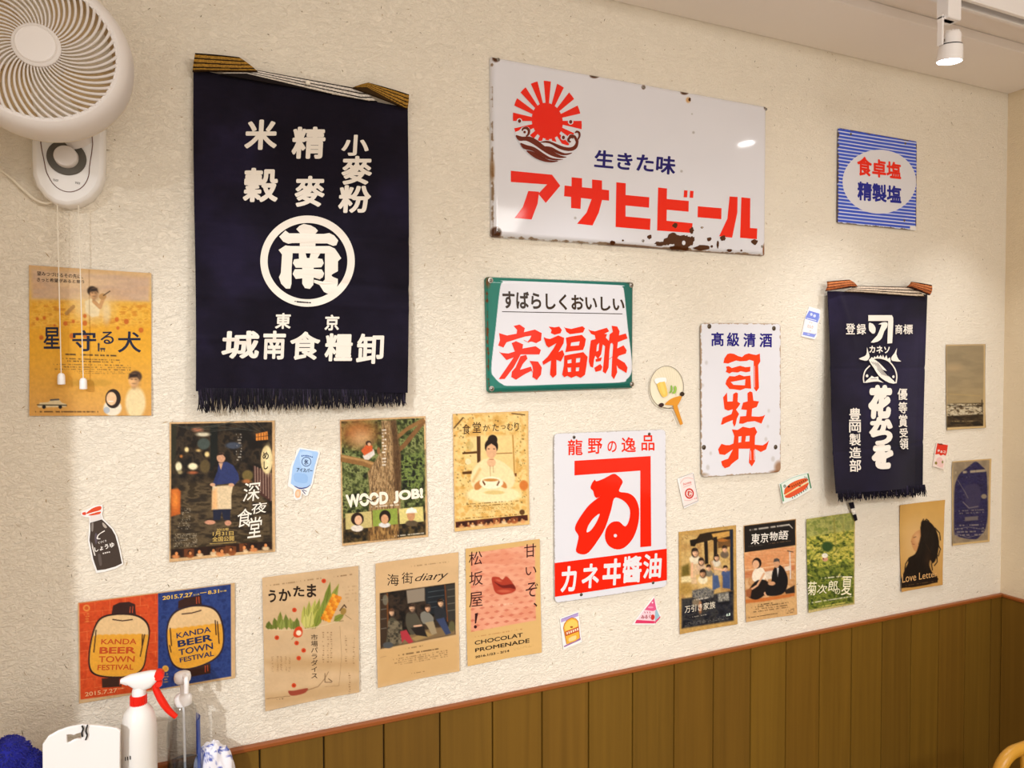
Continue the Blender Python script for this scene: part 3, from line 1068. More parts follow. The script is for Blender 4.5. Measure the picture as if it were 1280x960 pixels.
for (x, y, rx, ry) in ((812, 742, 10, 10), (878, 762, 9, 13), (710, 788, 9, 9), (918, 832, 34, 10), (948, 797, 10, 9), (1003, 793, 12, 12), (1130, 808, 12, 11), (983, 818, 5, 14), (958, 826, 5, 5), (1030, 842, 10, 6), (920, 750, 6, 4), (562, 812, 11, 10), (603, 802, 4, 4), (1077, 842, 4, 4), (870, 238, 5, 7)):
    a.C(x, y, rx, RU, ry, 14, 0, .45)
a.C(920, 750, 2.5, '#c9b49a')
SGN = [(590 + x / 3.2, 50 + y / 3.2) for x, y in ((105, 78), (686, 189), (1176, 277), (109, 762), (684, 803), (1160, 826))]
enamel('enamel_sign', 'large white enamel beer sign with red rising sun and wave emblem', Q, a, .016, .0135, .012, .004, SGN, .002, sm=M_STEEL, scr=.0036)

# 2: the green bordered vinegar sign
a = Art(590, 330, 4.267)
Q = [(78, 64), (869, 94), (866, 664), (90, 690)]
a.grad((80, 0), (870, 0), '#1f7464', '#1c6c60', '#1a6258')
edge_rust(a, Q, '#6a3418', 9, .75, 5, .95)
a.E(86, 95, 12, 30, '#8a4420', soft=12, a=.7).E(848, 100, 20, 8, '#6a3a20', soft=10, a=.6)
a.P(catmull([(165, 96), (205, 90), (765, 112), (800, 122), (812, 152), (830, 330), (853, 520), (850, 580), (825, 615), (785, 632), (500, 641), (215, 650), (160, 640), (120, 605), (103, 555), (125, 350), (148, 140)], 4), SIGNWHITE, 2.5)
a.T('すばらしくおいしい', [(161, 140), (812, 178), (814, 253), (164, 238)], '#3a2c24', .03)
a.LN([(160, 254), (802, 266)], 4, '#3a302a', 0)
a.frame(610, 400, 6.737)
VR = '#ee2c12'
for pts, holes in (
    ([(215, 50), (265, 38), (310, 68), (302, 103), (395, 80), (452, 110), (447, 172), (405, 195), (368, 182), (330, 187), (352, 160), (365, 132), (310, 140), (250, 158), (155, 188), (130, 232), (85, 215), (100, 170), (93, 110), (160, 130), (240, 115), (245, 85)], ()),
    ([(198, 195), (235, 178), (295, 205), (290, 240), (400, 220), (445, 252), (432, 290), (275, 290), (215, 400), (140, 497), (90, 497), (150, 410), (215, 315), (155, 338), (100, 275), (170, 282), (225, 265)], ()),
    ([(272, 305), (320, 293), (332, 325), (292, 370), (268, 420), (360, 392), (372, 425), (310, 455), (235, 503), (195, 480), (200, 435), (232, 398)], ()),
    ([(348, 344), (420, 350), (452, 400), (445, 460), (410, 505), (372, 480), (378, 420), (372, 385)], ()),
    ([(510, 55), (560, 62), (600, 55), (622, 85), (610, 112), (560, 125), (528, 110), (535, 85)], ()),
    ([(468, 150), (520, 160), (590, 130), (640, 150), (635, 195), (592, 270), (625, 252), (642, 290), (612, 350), (575, 335), (575, 460), (545, 488), (520, 460), (530, 340), (465, 378), (455, 352), (500, 310), (550, 240), (575, 195), (510, 232), (490, 215)], ()),
    ([(645, 65), (700, 75), (795, 52), (817, 70), (800, 105), (690, 120), (660, 100)], ()),
    ([(655, 150), (690, 140), (790, 125), (824, 160), (815, 215), (800, 252), (690, 265), (650, 272), (662, 210)], ([(700, 190), (772, 180), (765, 214), (695, 219)],)),
    ([(640, 300), (700, 288), (800, 270), (837, 310), (825, 400), (815, 460), (780, 487), (740, 470), (700, 487), (665, 470), (640, 482), (622, 460), (638, 380)], ([(668, 338), (702, 330), (702, 362), (668, 366)], [(740, 322), (776, 318), (772, 355), (738, 360)], [(668, 400), (698, 400), (698, 436), (672, 438)], [(738, 400), (768, 398), (763, 430), (738, 432)])),
    ([(848, 85), (900, 95), (1000, 65), (1020, 95), (970, 122), (905, 132), (868, 117)], ()),
    ([(865, 172), (905, 160), (898, 128), (945, 116), (1002, 118), (992, 150), (1032, 190), (1022, 260), (1015, 400), (990, 452), (965, 435), (975, 330), (985, 222), (966, 205), (952, 290), (925, 330), (903, 300), (893, 330), (884, 402), (860, 392), (848, 350), (853, 260)], ([(917, 212), (936, 192), (930, 258), (912, 266)],)),
    ([(903, 332), (958, 312), (950, 345), (908, 352)], ()), ([(893, 402), (945, 370), (962, 395), (950, 425), (905, 437)], ()),
    ([(1040, 48), (1087, 55), (1107, 95), (1102, 130), (1160, 113), (1174, 155), (1122, 175), (1092, 187), (1087, 240), (1140, 213), (1167, 255), (1160, 282), (1100, 302), (1087, 322), (1150, 360), (1174, 400), (1165, 447), (1113, 415), (1082, 382), (1087, 440), (1060, 499), (1038, 470), (1043, 350), (1053, 210), (1043, 192), (1013, 212), (1023, 120), (1050, 100)], ())):
    a.S(pts, VR, 0, holes)
for p0, p1, w in (((470, 145), (500, 170), 5), ((300, 170), (345, 190), 4), ((640, 60), (665, 82), 4), ((845, 80), (872, 98), 4), ((95, 270), (120, 285), 4), ((590, 300), (632, 262), 5), ((1020, 330), (1045, 310), 4), ((868, 190), (880, 165), 4), ((1090, 395), (1110, 412), 4), ((355, 400), (372, 440), 4), ((120, 480), (150, 455), 4), ((105, 500), (130, 470), 3)):
    a.LN([p0, p1], w, VR, 0)
a.frame(590, 330, 4.267)
enamel('enamel_sign', 'white enamel vinegar sign with dark green border and red brush lettering', Q, a, .016, .013, .014, .007, [(590 + x / 4.267, 330 + y / 4.267) for x, y in ((99, 87), (850, 113), (853, 641), (105, 665))], .002, washer=True, scr=.004)

# 3: the blue striped salt sign
a = Art(1000, 120, 3.2)
Q = [(154, 127), (467, 182), (465, 538), (150, 507)]
def stripes(x, y, c):
    t = (y - 127 - (x - 154) * (.165 - .07 * np.clip((y - 127) / 400, 0, 1))) / 14.0
    m = np.clip((np.abs(t - np.floor(t) - .5) - .345) * 8 + .5, 0, 1)
    b = srgb('#3454cc'); w = srgb('#dfe2f0')
    return b * (1 - m[:, None]) + w * m[:, None]
a.fn(stripes)
edge_rust(a, Q, '#5a4638', 5, .5, 8, .9)
a.P([(440, 520), (466, 522), (466, 540), (440, 538)], '#e4e2e0')
a.RING(317, 343, 147, 128, 147, 128, SIGNWHITE)
a.T('食卓塩', [(228, 238), (404, 268), (404, 335), (228, 318)], RED, .034)
a.T('精製塩', [(229, 340), (405, 362), (405, 432), (229, 417)], '#14208c', .034)
enamel('enamel_sign', 'square blue striped enamel salt sign with white oval', Q, a, .006, 0, 0, .005, [(1000 + x / 3.2, 120 + y / 3.2) for x, y in ((203, 153), (421, 190), (417, 498))], .003, sm=M_DARKSTEEL, scr=.0035)

# 4: the sake sign
a = Art(860, 340, 2.824)
Q = [(45, 180), (327, 182), (327, 706), (48, 724)]
a.fill('#dedde2')
edge_rust(a, Q, '#a08060', 5, .55, 21, .8)
a.E(322, 690, 16, 22, '#8a5a34', soft=12, a=.75).E(310, 708, 20, 8, '#7a4a28', soft=8, a=.7).E(50, 715, 20, 6, '#8a6a48', soft=6, a=.6)
for (x, y, r) in ((65, 320, 7), (53, 400, 5), (285, 490, 6), (275, 590, 7), (70, 690, 9), (282, 545, 5), (235, 655, 5), (300, 660, 9), (80, 640, 6)):
    a.E(x, y, r * .7, r, '#b8b2ac', soft=5, a=.6)
for ch, x0, y0, x1, y1 in (('髙', 82, 212, 126, 262), ('級', 137, 213, 181, 263), ('清', 195, 215, 239, 265), ('酒', 252, 216, 297, 266)):
    a.T(ch, (x0, y0, x1, y1), '#1a1478', .026)
a.frame(870, 430, 6)
OR = '#f03c10'
for pts, holes in (
    ([(235, 75), (255, 70), (285, 74), (315, 90), (345, 98), (365, 80), (395, 70), (425, 78), (452, 82), (478, 72), (482, 132), (466, 158), (472, 330), (452, 357), (434, 332), (432, 128), (400, 118), (380, 127), (330, 130), (300, 124), (262, 138), (240, 147), (205, 142), (212, 108)], ()),
    ([(224, 170), (245, 166), (268, 180), (330, 163), (370, 174), (407, 170), (406, 206), (375, 212), (335, 204), (310, 214), (270, 210), (250, 222), (222, 208), (230, 190)], ()),
    ([(250, 240), (290, 243), (325, 230), (360, 242), (407, 236), (413, 335), (370, 332), (330, 347), (290, 340), (250, 337), (220, 300), (228, 270)], ([(260, 285), (330, 272), (370, 264), (366, 310), (280, 306)],)),
    ([(203, 400), (232, 363), (235, 432), (275, 430), (278, 375), (300, 362), (314, 370), (311, 432), (332, 446), (318, 470), (300, 492), (323, 525), (306, 560), (298, 600), (287, 622), (274, 592), (276, 570), (225, 590), (200, 604), (186, 604), (200, 553), (265, 525), (276, 490), (240, 500), (213, 488), (207, 440)], ()),
    ([(385, 368), (405, 355), (422, 362), (430, 425), (472, 430), (455, 472), (420, 485), (416, 542), (470, 545), (502, 540), (518, 530), (490, 597), (440, 578), (385, 584), (350, 598), (322, 596), (330, 543), (375, 540), (380, 495), (338, 490), (352, 440), (386, 430)], ()),
    ([(268, 640), (310, 645), (350, 620), (400, 630), (440, 622), (458, 660), (442, 690), (440, 755), (500, 760), (528, 742), (547, 722), (525, 790), (485, 810), (440, 785), (442, 880), (418, 918), (396, 890), (404, 785), (320, 785), (318, 860), (268, 898), (250, 920), (215, 932), (195, 910), (188, 880), (215, 868), (240, 860), (276, 790), (215, 832), (175, 826), (165, 790), (190, 748), (222, 758), (252, 758), (280, 745), (286, 690)], ([(318, 694), (341, 690), (338, 736), (317, 740)], [(374, 690), (402, 688), (400, 730), (369, 732)]))):
    a.S(pts, OR, 0, holes)
a.LN([(438, 165), (440, 325)], 3, '#dedde2', 0).LN([(408, 800), (410, 870)], 4, '#dedde2', 0).LN([(434, 795), (436, 870)], 4, '#dedde2', 0)
a.frame(860, 340, 2.824)
enamel('enamel_sign', 'tall white enamel sake sign with large orange-red characters running downward', Q, a, .007, 0, 0, .012, [(860 + x / 2.824, 340 + y / 2.824) for x, y in ((75, 192), (303, 199), (56, 619), (309, 618))], .003, washer=True, sm=M_DARKSTEEL, scr=.0042)

# 5: the soy sauce sign
a = Art(680, 520, 4)
Q = [(50, 88), (608, 67), (614, 853), (54, 936)]
a.fill(SIGNWHITE)
edge_rust(a, Q, '#a8a09a', 4, .55, 31, .8)
a.E(614, 285, 6, 10, '#7a5030', soft=4)
for ch, x0, y0, x1, y1 in (('龍', 118, 117, 193, 196), ('野', 219, 111, 291, 189), ('の', 317, 125, 363, 181), ('逸', 387, 105, 459, 181), ('品', 487, 96, 552, 173)):
    a.T(ch, (x0, y0, x1, y1), '#e62812', .016)
a.S([(152, 224), (533, 200), (536, 651), (481, 656), (481, 273), (152, 297)], RED)
a.S([(345, 289), (368, 298), (390, 320), (392, 335), (384, 350), (376, 378), (420, 385), (455, 410), (475, 465), (470, 540), (445, 610), (405, 655), (365, 667), (325, 650), (305, 612), (310, 565), (337, 532), (375, 528), (405, 552), (425, 520), (429, 470), (410, 435), (378, 413), (350, 412), (335, 470), (305, 560), (270, 620), (225, 680), (192, 692), (160, 678), (165, 640), (172, 600), (155, 570), (160, 540), (190, 490), (230, 440), (285, 398), (265, 410), (252, 400), (245, 375), (232, 360), (240, 335), (254, 318), (262, 326), (300, 312)], RED, 3, [[(278, 488), (262, 530), (235, 570), (213, 581), (220, 550), (246, 512)]])
a.C(356, 598, 8, SIGNWHITE)
a.S([(52, 735), (613, 663), (614, 820), (54, 904)], RED)
for ch, x0, y0, x1, y1 in (('カ', 82, 748, 163, 882), ('ネ', 187, 736, 273, 863), ('ヰ', 291, 711, 383, 850), ('醬', 392, 697, 488, 836), ('油', 495, 685, 588, 814)):
    a.T(ch, [(x0, y0 + 5), (x1, y0 - 6 + 5), (x1, y1 - 6), (x0, y1)], '#e2e0e2', .03, .08)
enamel('enamel_sign', 'white enamel soy sauce sign with red looping emblem and red bottom band', Q, a, .006, 0, 0, .012, [(680 + x / 4, 520 + y / 4) for x, y in ((150, 106), (526, 90), (186, 893), (545, 833))], .0025, sm=M_DARKSTEEL, scr=.0038)

# ------------------------------------------------------------------ cotton aprons
CREAM = '#e6ddd0'


def webbing(cols, period, t_of, edge='#241c18'):
    """woven band: stripes that run along its length; t_of gives 0..1 across it"""
    cs = [srgb(q) for q in cols]
    def f(x, y, c):
        t = t_of(x, y)
        k = np.floor(np.clip(t, 0, .999) * len(cs)).astype(int)
        o = np.array(cs)[k]
        w = np.stack([vnoise(x / period, t * 30, 3)] * 3, 1)
        return np.clip(o * (.82 + .36 * w), 0, 1)
    return f


def across(q):
    q = np.asarray(q, float)
    def t(x, y):
        a = np.clip(((x - q[0, 0]) * (q[1, 0] - q[0, 0]) + (y - q[0, 1]) * (q[1, 1] - q[0, 1])) / ((q[1] - q[0]) @ (q[1] - q[0])), 0, 1)
        top = q[0, 1] + a * (q[1, 1] - q[0, 1]) + 0 * x
        bot = q[3, 1] + a * (q[2, 1] - q[3, 1])
        return (y - top) / (bot - top + 1e-6)
    return t


def band(name, art_frame, q, cols, period, d, thick, parent, puff=0.0, dq=None):
    a = Art(*art_frame)
    a.fn(webbing(cols, period, across(q)))
    h = (lambda s, t: puff * np.sin(np.pi * np.clip(t, 0, 1)) + puff * .6 * np.sin(np.pi * s)) if puff else None
    o = sheet(name, qpx(a, q), a, M_WEBBING, d, h, 2.0, 0, thick, parent, dq=dq)
    return autosmooth(o, 40)


def fringe(parent, p0, p1, lengths, n, col, hang, seed):
    """loose warp threads hanging from the hem between world points p0 and p1"""
    r = np.random.default_rng(seed); mb = MB()
    for i in range(n):
        q = (i + r.uniform(-.4, .4)) / (n - 1)
        b = p0 + (p1 - p0) * np.clip(q, 0, 1)
        L = np.interp(q, [0, 1], lengths) * r.uniform(.72, 1.08)
        sw = r.uniform(-.005, .005); sd = r.uniform(-.004, .004); lean = r.uniform(-.006, .006)
        pts = [b + np.array([0, 0, .004])]
        for k in range(1, 6):
            u = k / 5
            pts.append(b + np.array([sw * u + lean * u * u, sd * u + r.uniform(-.001, .001) - .002, -L * u]))
        g = r.uniform(.7, 1.5) if r.random() < .9 else r.uniform(2.5, 5)
        mb.tube(pts, [.0012, .0014, .0013, .0012, .0010, .0005], 4, lin(srgb(col)) * g)
    o = mb.build('fringe', M_CLOTH, parent, smooth=True, cols=True)
    o['kind'] = 'stuff'
    return o


# the big apron
def hang1(s, t):
    f = .006 + .020 * t ** 1.5
    f = f + .0035 * np.sin(5.2 * s + 2.2 * t + .4) * t + .002 * np.sin(11 * s - 3 * t) * (t ** 1.2)
    f = f - .0028 * np.exp(-((t - .62 - .02 * s) / .014) ** 2) * (s > .55) + .0030 * np.exp(-((t - .84 + .05 * s) / .012) ** 2) * np.clip(1 - s * 1.6, 0, 1) - .0016 * np.exp(-((t - .47) / .014) ** 2) + .0016 * np.exp(-((t - .70 - .01 * s) / .012) ** 2)
    f = f + .004 * np.exp(-((s - .5) / .12) ** 2) * np.exp(-(t / .08) ** 2)
    return f
a = Art(220, 40, 3.694)
a.fill('#171220').PN([(-900, -900), (3000, -900), (3000, 3000), (-900, 3000)], ['#15111b', '#1a1623', '#211c30'], 260, 10, 3, a=.9)
a.mottle(.12, 120, 3).mottle(.06, 14, 5, (4, 1))
for ch, x0, y0, x1, y1 in (('米', 315, 405, 465, 545), ('穀', 308, 628, 470, 786), ('精', 533, 438, 690, 586), ('麥', 547, 665, 686, 808), ('小', 763, 475, 889, 572), ('麥', 763, 573, 904, 706), ('粉', 748, 708, 900, 836)):
    a.T(ch, (x0, y0, x1, y1), CREAM, .032, .05)
a.frame(310, 260, 7.387)
a.RING(549, 491, 436, 421, 68, 69, CREAM, 96)
a.S([(515, 148), (580, 162), (622, 185), (645, 210), (622, 240), (700, 240), (750, 232), (795, 255), (832, 300), (815, 345), (785, 351), (730, 328), (622, 328), (622, 352), (478, 352), (478, 325), (410, 325), (372, 331), (325, 312), (288, 265), (345, 208), (380, 235), (480, 235), (445, 195), (475, 165)], CREAM)
a.S([(345, 346), (390, 352), (480, 353), (622, 353), (752, 352), (800, 375), (832, 420), (860, 465), (830, 492), (828, 700), (815, 748), (780, 780), (735, 792), (700, 775), (660, 712), (608, 690), (608, 662), (690, 681), (709, 660), (709, 421), (412, 418), (402, 560), (401, 700), (388, 745), (350, 745), (305, 700), (285, 640), (303, 600), (313, 430), (282, 388)], CREAM)
a.S([(468, 418), (530, 418), (543, 463), (567, 463), (578, 418), (668, 418), (640, 465), (685, 472), (699, 510), (677, 548), (605, 552), (605, 565), (680, 568), (702, 605), (690, 640), (660, 660), (605, 643), (602, 710), (570, 748), (525, 740), (500, 700), (500, 650), (440, 656), (411, 610), (430, 567), (500, 566), (500, 553), (440, 552), (413, 510), (425, 475), (470, 470)], CREAM)
a.frame(220, 260, 3.428)
for ch, x0, y0, x1, y1 in (('東', 424, 450, 492, 518), ('京', 636, 457, 700, 525), ('城', 194, 526, 357, 646), ('南', 374, 526, 471, 649), ('食', 489, 529, 618, 651), ('糧', 636, 537, 757, 657), ('卸', 771, 538, 892, 668)):
    a.T(ch, (x0, y0, x1, y1), CREAM, .03, .05)
AP = thing('apron', 'large dark indigo apron with white characters and a circled emblem', 'apron', P3(376, 515, .0006), 'indigo work aprons hung on the wall')
Q = [(241.7, 86.5), (509.8, 134.5), (508.8, 491), (244.8, 489)]
D1 = .004
sheet('apron_cloth', Q, a, M_CLOTH, D1, hang1, .8, 0, .0016, AP, ink_eps=.0009, dq=[.004, .004, .006, .006], dv=[.010, .010, .032, .032],
      xshift=lambda s, t: np.where(s > .5, .004 * np.sin(np.pi * t) * (s - .5) * 2, -.002 * np.sin(2 * np.pi * t) * (.5 - s)))
fr0, fr1 = P3(244.8, 489, .031), P3(508.8, 491, .031)
fringe(AP, fr0 + np.array([.004, 0, .002]), fr1 + np.array([-.004, 0, .002]), (.040, .029), 430, '#15111a', 0, 4)
W5 = ['#201a1a', '#d8cfc4', '#d8cfc4', '#2a2220', '#cfc6ba', '#d8cfc4', '#2a2220', '#d0c8bc', '#cfc4b4', '#201a1a']
B7 = ['#2a1c10', '#a67c32', '#9a7430', '#2a1c10', '#a67c32', '#9a7230', '#2a1c10', '#a67c32', '#9a7230', '#2a1c10', '#a07830', '#3a2814']
F3 = (220, 40, 3.694)
band('waistband', F3, [(330, 168), (860, 264), (930, 322), (200, 194)], W5, 5, .021, .003, AP)
band('folded_tie', F3, [(88, 97), (292, 116), (378, 182), (76, 180)], B7, 5, .027, .006, AP, .003)
band('folded_tie', F3, [(888, 233), (1076, 288), (1070, 354), (815, 256)], B7, 5, .027, .006, AP, .003)
autosmooth(MB().lathe([(.0016, 0), (.0016, .006), (.004, .007), (.0045, .0095), (.003, .0115), (0, .012)], P3(384, 105.5, .0215), OUT, 20).build('push_pin', M_CORD, AP))

# the small apron
def hang2(s, t):
    f = .010 + .035 * t
    f = f + .010 * np.sin(np.pi * np.clip(s * 1.1, 0, 1)) * (.25 + .75 * t) + .003 * np.sin(9 * s + 3 * t)
    f = f - .0014 * np.exp(-((t - .385) / .010) ** 2) - .0014 * np.exp(-((t - .80 + .03 * s) / .010) ** 2)
    f = f + .004 * np.exp(-((s - .08 - .55 * t) / .035) ** 2) * np.clip(1 - t * 3.2, 0, 1)
    return f
a = Art(960, 320, 4)
a.fill('#191426').PN([(-900, -900), (3000, -900), (3000, 3000), (-900, 3000)], ['#17131f', '#1d1829', '#262038'], 260, 10, 13, a=.9)
a.mottle(.10, 130, 13).mottle(.05, 14, 5, (4, 1))
for ch, x0, y0, x1, y1 in (('登', 384, 337, 431, 392), ('録', 438, 339, 485, 393), ('商', 631, 342, 667, 391), ('標', 671, 342, 719, 391)):
    a.T(ch, (x0, y0, x1, y1), CREAM, .016)
a.T('カネソ', [(502, 448), (604, 451), (602, 488), (501, 484)], CREAM, .03)
a.frame(1060, 380, 9.6)
a.S([(232, 135), (515, 135), (530, 165), (532, 210), (526, 330), (518, 470), (460, 475), (470, 205), (232, 205)], CREAM)
a.S([(238, 232), (268, 232), (292, 245), (318, 290), (312, 345), (282, 356), (258, 335), (240, 310)], CREAM, 3)
a.S([(350, 245), (400, 222), (460, 225), (455, 280), (420, 330), (392, 410), (340, 453), (260, 462), (335, 380), (372, 295), (388, 248)], CREAM, 2)
a.S([(214, 518), (233, 580), (247, 635), (218, 678), (170, 676), (118, 655), (190, 625), (213, 585)], CREAM, 2)
a.S([(576, 530), (568, 600), (595, 665), (626, 690), (520, 682), (508, 640), (545, 590)], CREAM, 2)
a.LN([(180, 945), (174, 880), (196, 800), (252, 738)], 15, CREAM).LN([(280, 662), (330, 648), (400, 655), (480, 690), (545, 770), (572, 860), (563, 950)], 15, CREAM)
a.S([(250, 662), (272, 636), (290, 650), (305, 626), (322, 642), (342, 614), (358, 640), (378, 610), (395, 640), (405, 608), (425, 650), (448, 612), (462, 660), (490, 640), (500, 690), (478, 690), (430, 665), (370, 648), (300, 652)], CREAM)
a.S([(235, 672), (285, 660), (340, 690), (400, 745), (452, 805), (402, 788), (440, 835), (490, 880), (560, 950), (480, 945), (380, 885), (330, 825), (300, 775)], CREAM, 2)
for k in range(4):
    a.LN([(265 + k * 22, 690 + k * 4), (330 + k * 22, 770 + k * 6), (400 + k * 22, 850 + k * 6)], 5, '#191426', 3)
a.S([(178, 945), (250, 880), (268, 860), (300, 880), (345, 870), (350, 905), (410, 945), (340, 930), (260, 935)], CREAM, 2)
a.LN([(250, 900), (330, 895)], 5, '#191426', 0)
a.C(210, 862, 16, CREAM, 18).C(530, 872, 14, CREAM, 17)
a.frame(1050, 470, 7.38)
for ch, x0, y0, x1, y1 in (('花', 250, 82, 472, 396), ('か', 258, 376, 476, 540), ('つ', 272, 500, 474, 640), ('を', 280, 610, 482, 858)):
    a.T(ch, (x0, y0, x1, y1), CREAM, .078, .12)
for ch, x0, y0, x1, y1 in (('優', 521, 114, 613, 221), ('等', 530, 238, 611, 346), ('賞', 532, 356, 613, 470), ('受', 540, 480, 616, 566), ('領', 540, 570, 621, 676),
                           ('豊', 75, 294, 183, 416), ('岡', 75, 424, 183, 520), ('製', 77, 530, 183, 642), ('造', 77, 654, 186, 757), ('部', 79, 768, 186, 882)):
    a.T(ch, (x0, y0, x1, y1), CREAM, .018)
AP2 = thing('apron', 'small dark indigo apron with a fish crest and striped hanging strap', 'apron', P3(1098, 640, .0006), 'indigo work aprons hung on the wall')
Q = [(1034.5, 364), (1160, 368), (1157, 609), (1046.5, 617)]
sheet('apron_cloth', Q, a, M_CLOTH, .004, hang2, 1.0, 0, .0016, AP2, ink_eps=.0032,
      dq=[.004, .004, .004, .004], dv=[.014, .017, .056, .052], xshift=lambda s, t: -.006 * np.sin(np.pi * t) * (1 - s) + (.003 * np.sin(6 * t)) * (1 - s) - .02 * 0 * t)
fr0, fr1 = P3(1046.5, 617, .050), P3(1157, 609, .050)
fringe(AP2, fr0 + np.array([.002, 0, .004]), fr1 + np.array([-.004, 0, .004]), (.026, .030), 300, '#15111c', 0, 9)
R5 = ['#3a2018', '#b4683c', '#c07a4c', '#6a3420', '#b4683c', '#bc7448', '#6a3420', '#b4683c', '#a85c34', '#3a2018']
W6 = ['#3a2a20', '#d8c4ae', '#dccab6', '#3a2a22', '#d8c4ae', '#d4c2ac', '#3a2a22', '#d0bca4', '#c8b49c', '#3a2a22']
F8 = (1020, 340, 8)
band('waistband', F8, [(400, 138), (985, 150), (1090, 248), (280, 200)], W6, 6, .024, .003, AP2, .002)
band('folded_tie', F8, [(125, 92), (335, 76), (418, 148), (108, 190)], R5, 6, .030, .006, AP2, .004)
band('folded_tie', F8, [(965, 98), (1158, 130), (1142, 230), (918, 148)], R5, 6, .030, .006, AP2, .004)
F4 = (960, 540, 4)
band('hanging_strap', F4, [(405, 355), (428, 350), (448, 440), (436, 446)], ['#1a1620', '#e0d8cc', '#1a1620'], 6, .012, .002, AP2)

# ------------------------------------------------------------------ printed flyers
TAN = '#cfa878'


def curl(seed, amp=.0022, corner=(0.002, .002, .004, .004)):
    def h(s, t):
        n = (fbm(s * 3.1 + seed, t * 3.7, seed) - .5) * amp
        c = corner[0] * ((1 - s) * (1 - t)) ** 3 + corner[1] * (s * (1 - t)) ** 3 + corner[2] * (s * t) ** 3 + corner[3] * ((1 - s) * t) ** 3
        return np.maximum(n + amp * .5, 0) + c
    return h


def flyer(label, art, quad, seed=1, amp=.0022, corner=(.001, .001, .003, .003), res=1.25, name='printed_flyer', group='printed flyers on the wall'):
    o = sheet(name, qpx(art, quad), art, M_PAPER, .0012, curl(seed, amp, corner), res, 0, .0007)
    return tag(autosmooth(o, 60), label, 'flyer', group)


def bounds(q, m=0):
    q = np.asarray(q, float); c = q.mean(0)
    return c + (q - c) * (1 - m)


def smudge_heads(a, x0, y0, x1, y1, n, cols, r, seed):
    """a strip of tiny photographs, each a blurred warm figure"""
    g = np.random.default_rng(seed)
    for i in range(n):
        t = (i + .5) / n
        cx = x0 + (x1 - x0) * t + g.uniform(-r, r) * .7; cy = y0 + (y1 - y0) * t + g.uniform(-r, r) * .4
        k = g.uniform(.55, 1.0)
        a.P([(cx - r * 1.6, cy - r * g.uniform(.8, 1.3)), (cx + r * 1.4, cy - r * g.uniform(.8, 1.3)), (cx + r * 1.4, cy + r * 1.1), (cx - r * 1.6, cy + r * 1.1)], cols[g.integers(1, 3)], a.s * 1.2, g.uniform(.3, .8))
        a.E(cx + g.uniform(-.4, .4) * r, cy + r * .9, r * g.uniform(.7, 1.3), r * g.uniform(.5, .9), g.choice([cols[2], cols[0], '#e8c89a']), soft=a.s * 1.5, a=.9)
        a.E(cx, cy - .15 * r, r * .62 * k, r * .7 * k, cols[1], soft=a.s)
        a.E(cx + g.uniform(-.2, .2) * r, cy + .05 * r, r * .48 * k, r * .58 * k, cols[0], soft=a.s)


# yellow field flyer
a = Art(0, 220, 3)
Q = [(110, 335), (568, 365), (568, 898), (112, 899)]
a.grad((0, 335), (0, 899), '#cfa878', '#d2b07a', '#e0aa40', '#e2a42c', '#e0a42e', '#dda23a', '#d8a048', '#d09a50')
a.PN([(120, 350), (560, 378), (560, 470), (120, 460)], ['#cfa67c', '#c4a488', '#d8b890'], 90, 12, 2, (3, .6))
a.PN([(115, 470), (565, 480), (565, 560), (115, 570)], ['#d89c2c', '#e8b444', '#d08c28'], 14, 20, 5, (1.5, .7))
a.E(345, 490, 75, 55, '#e4c690', soft=50, a=.8)
a.P([(318, 470), (350, 455), (378, 480), (370, 525), (345, 530), (320, 510)], '#e6d2a6', soft=6).L([(352, 470), (375, 492), (388, 458)], 14, '#c99a66')
a.head(346, 438, 24, '#c99a6a', '#33261c', .25).E(385, 452, 14, 12, '#b58a54').L([(388, 448), (412, 432)], 4, '#4a3420')
a.L([(250, 515), (275, 490)], 14, '#b08448').E(400, 515, 14, 40, '#e0c89a', soft=12, a=.7)
for (x, y, r) in ((140, 536, 6), (166, 532, 6), (245, 553, 8), (318, 525, 7), (318, 552, 9), (438, 538, 8), (474, 546, 9), (529, 578, 9), (442, 570, 6), (155, 606, 8), (275, 545, 6), (320, 600, 8), (270, 600, 10), (205, 560, 4)):
    a.E(x, y, r, r * 1.1, '#c05e1c', soft=4, a=.85)
TX = '#1c2138'
for ch, x0, y0, x1, y1 in (('星', 163, 567, 226, 648), ('守', 271, 578, 361, 657), ('る', 377, 583, 427, 630), ('犬', 442, 583, 529, 662)):
    a.T(ch, (x0, y0, x1, y1), TX, .014)
a.E(370, 632, 4, 6, TX).L([(370, 638), (370, 655)], 6, TX).L([(378, 648), (392, 648)], 6, TX).L([(380, 648), (380, 657)], 3, TX).L([(391, 648), (391, 657)], 3, TX)
a.T('望みつづけるその先に、', [(139, 357), (312, 370), (312, 386), (139, 373)], '#241c18', .008)
a.T('きっと希望があると思う', [(139, 380), (316, 391), (316, 403), (139, 396)], '#241c18', .008)
a.SM([(238, 662), (450, 668), (450, 680), (238, 675)], 1, '#3a2c1c', .9, .3, seed=4).SM([(235, 680), (450, 686), (450, 700), (235, 698)], 2, '#3a2c1c', .75, .35)
a.SM([(200, 702), (490, 706), (490, 730), (200, 728)], 3, '#4a3820', .6, .4).SM([(280, 730), (480, 732), (480, 745), (280, 742)], 2, '#5a4424', .5, .4)
a.E(325, 775, 70, 14, '#c89638', soft=10).E(388, 776, 30, 12, '#c89638', soft=8)
a.E(508, 850, 38, 60, '#e6cf9c', soft=10).head(508, 762, 30, '#e0ac74', '#2c1c14', -.2)
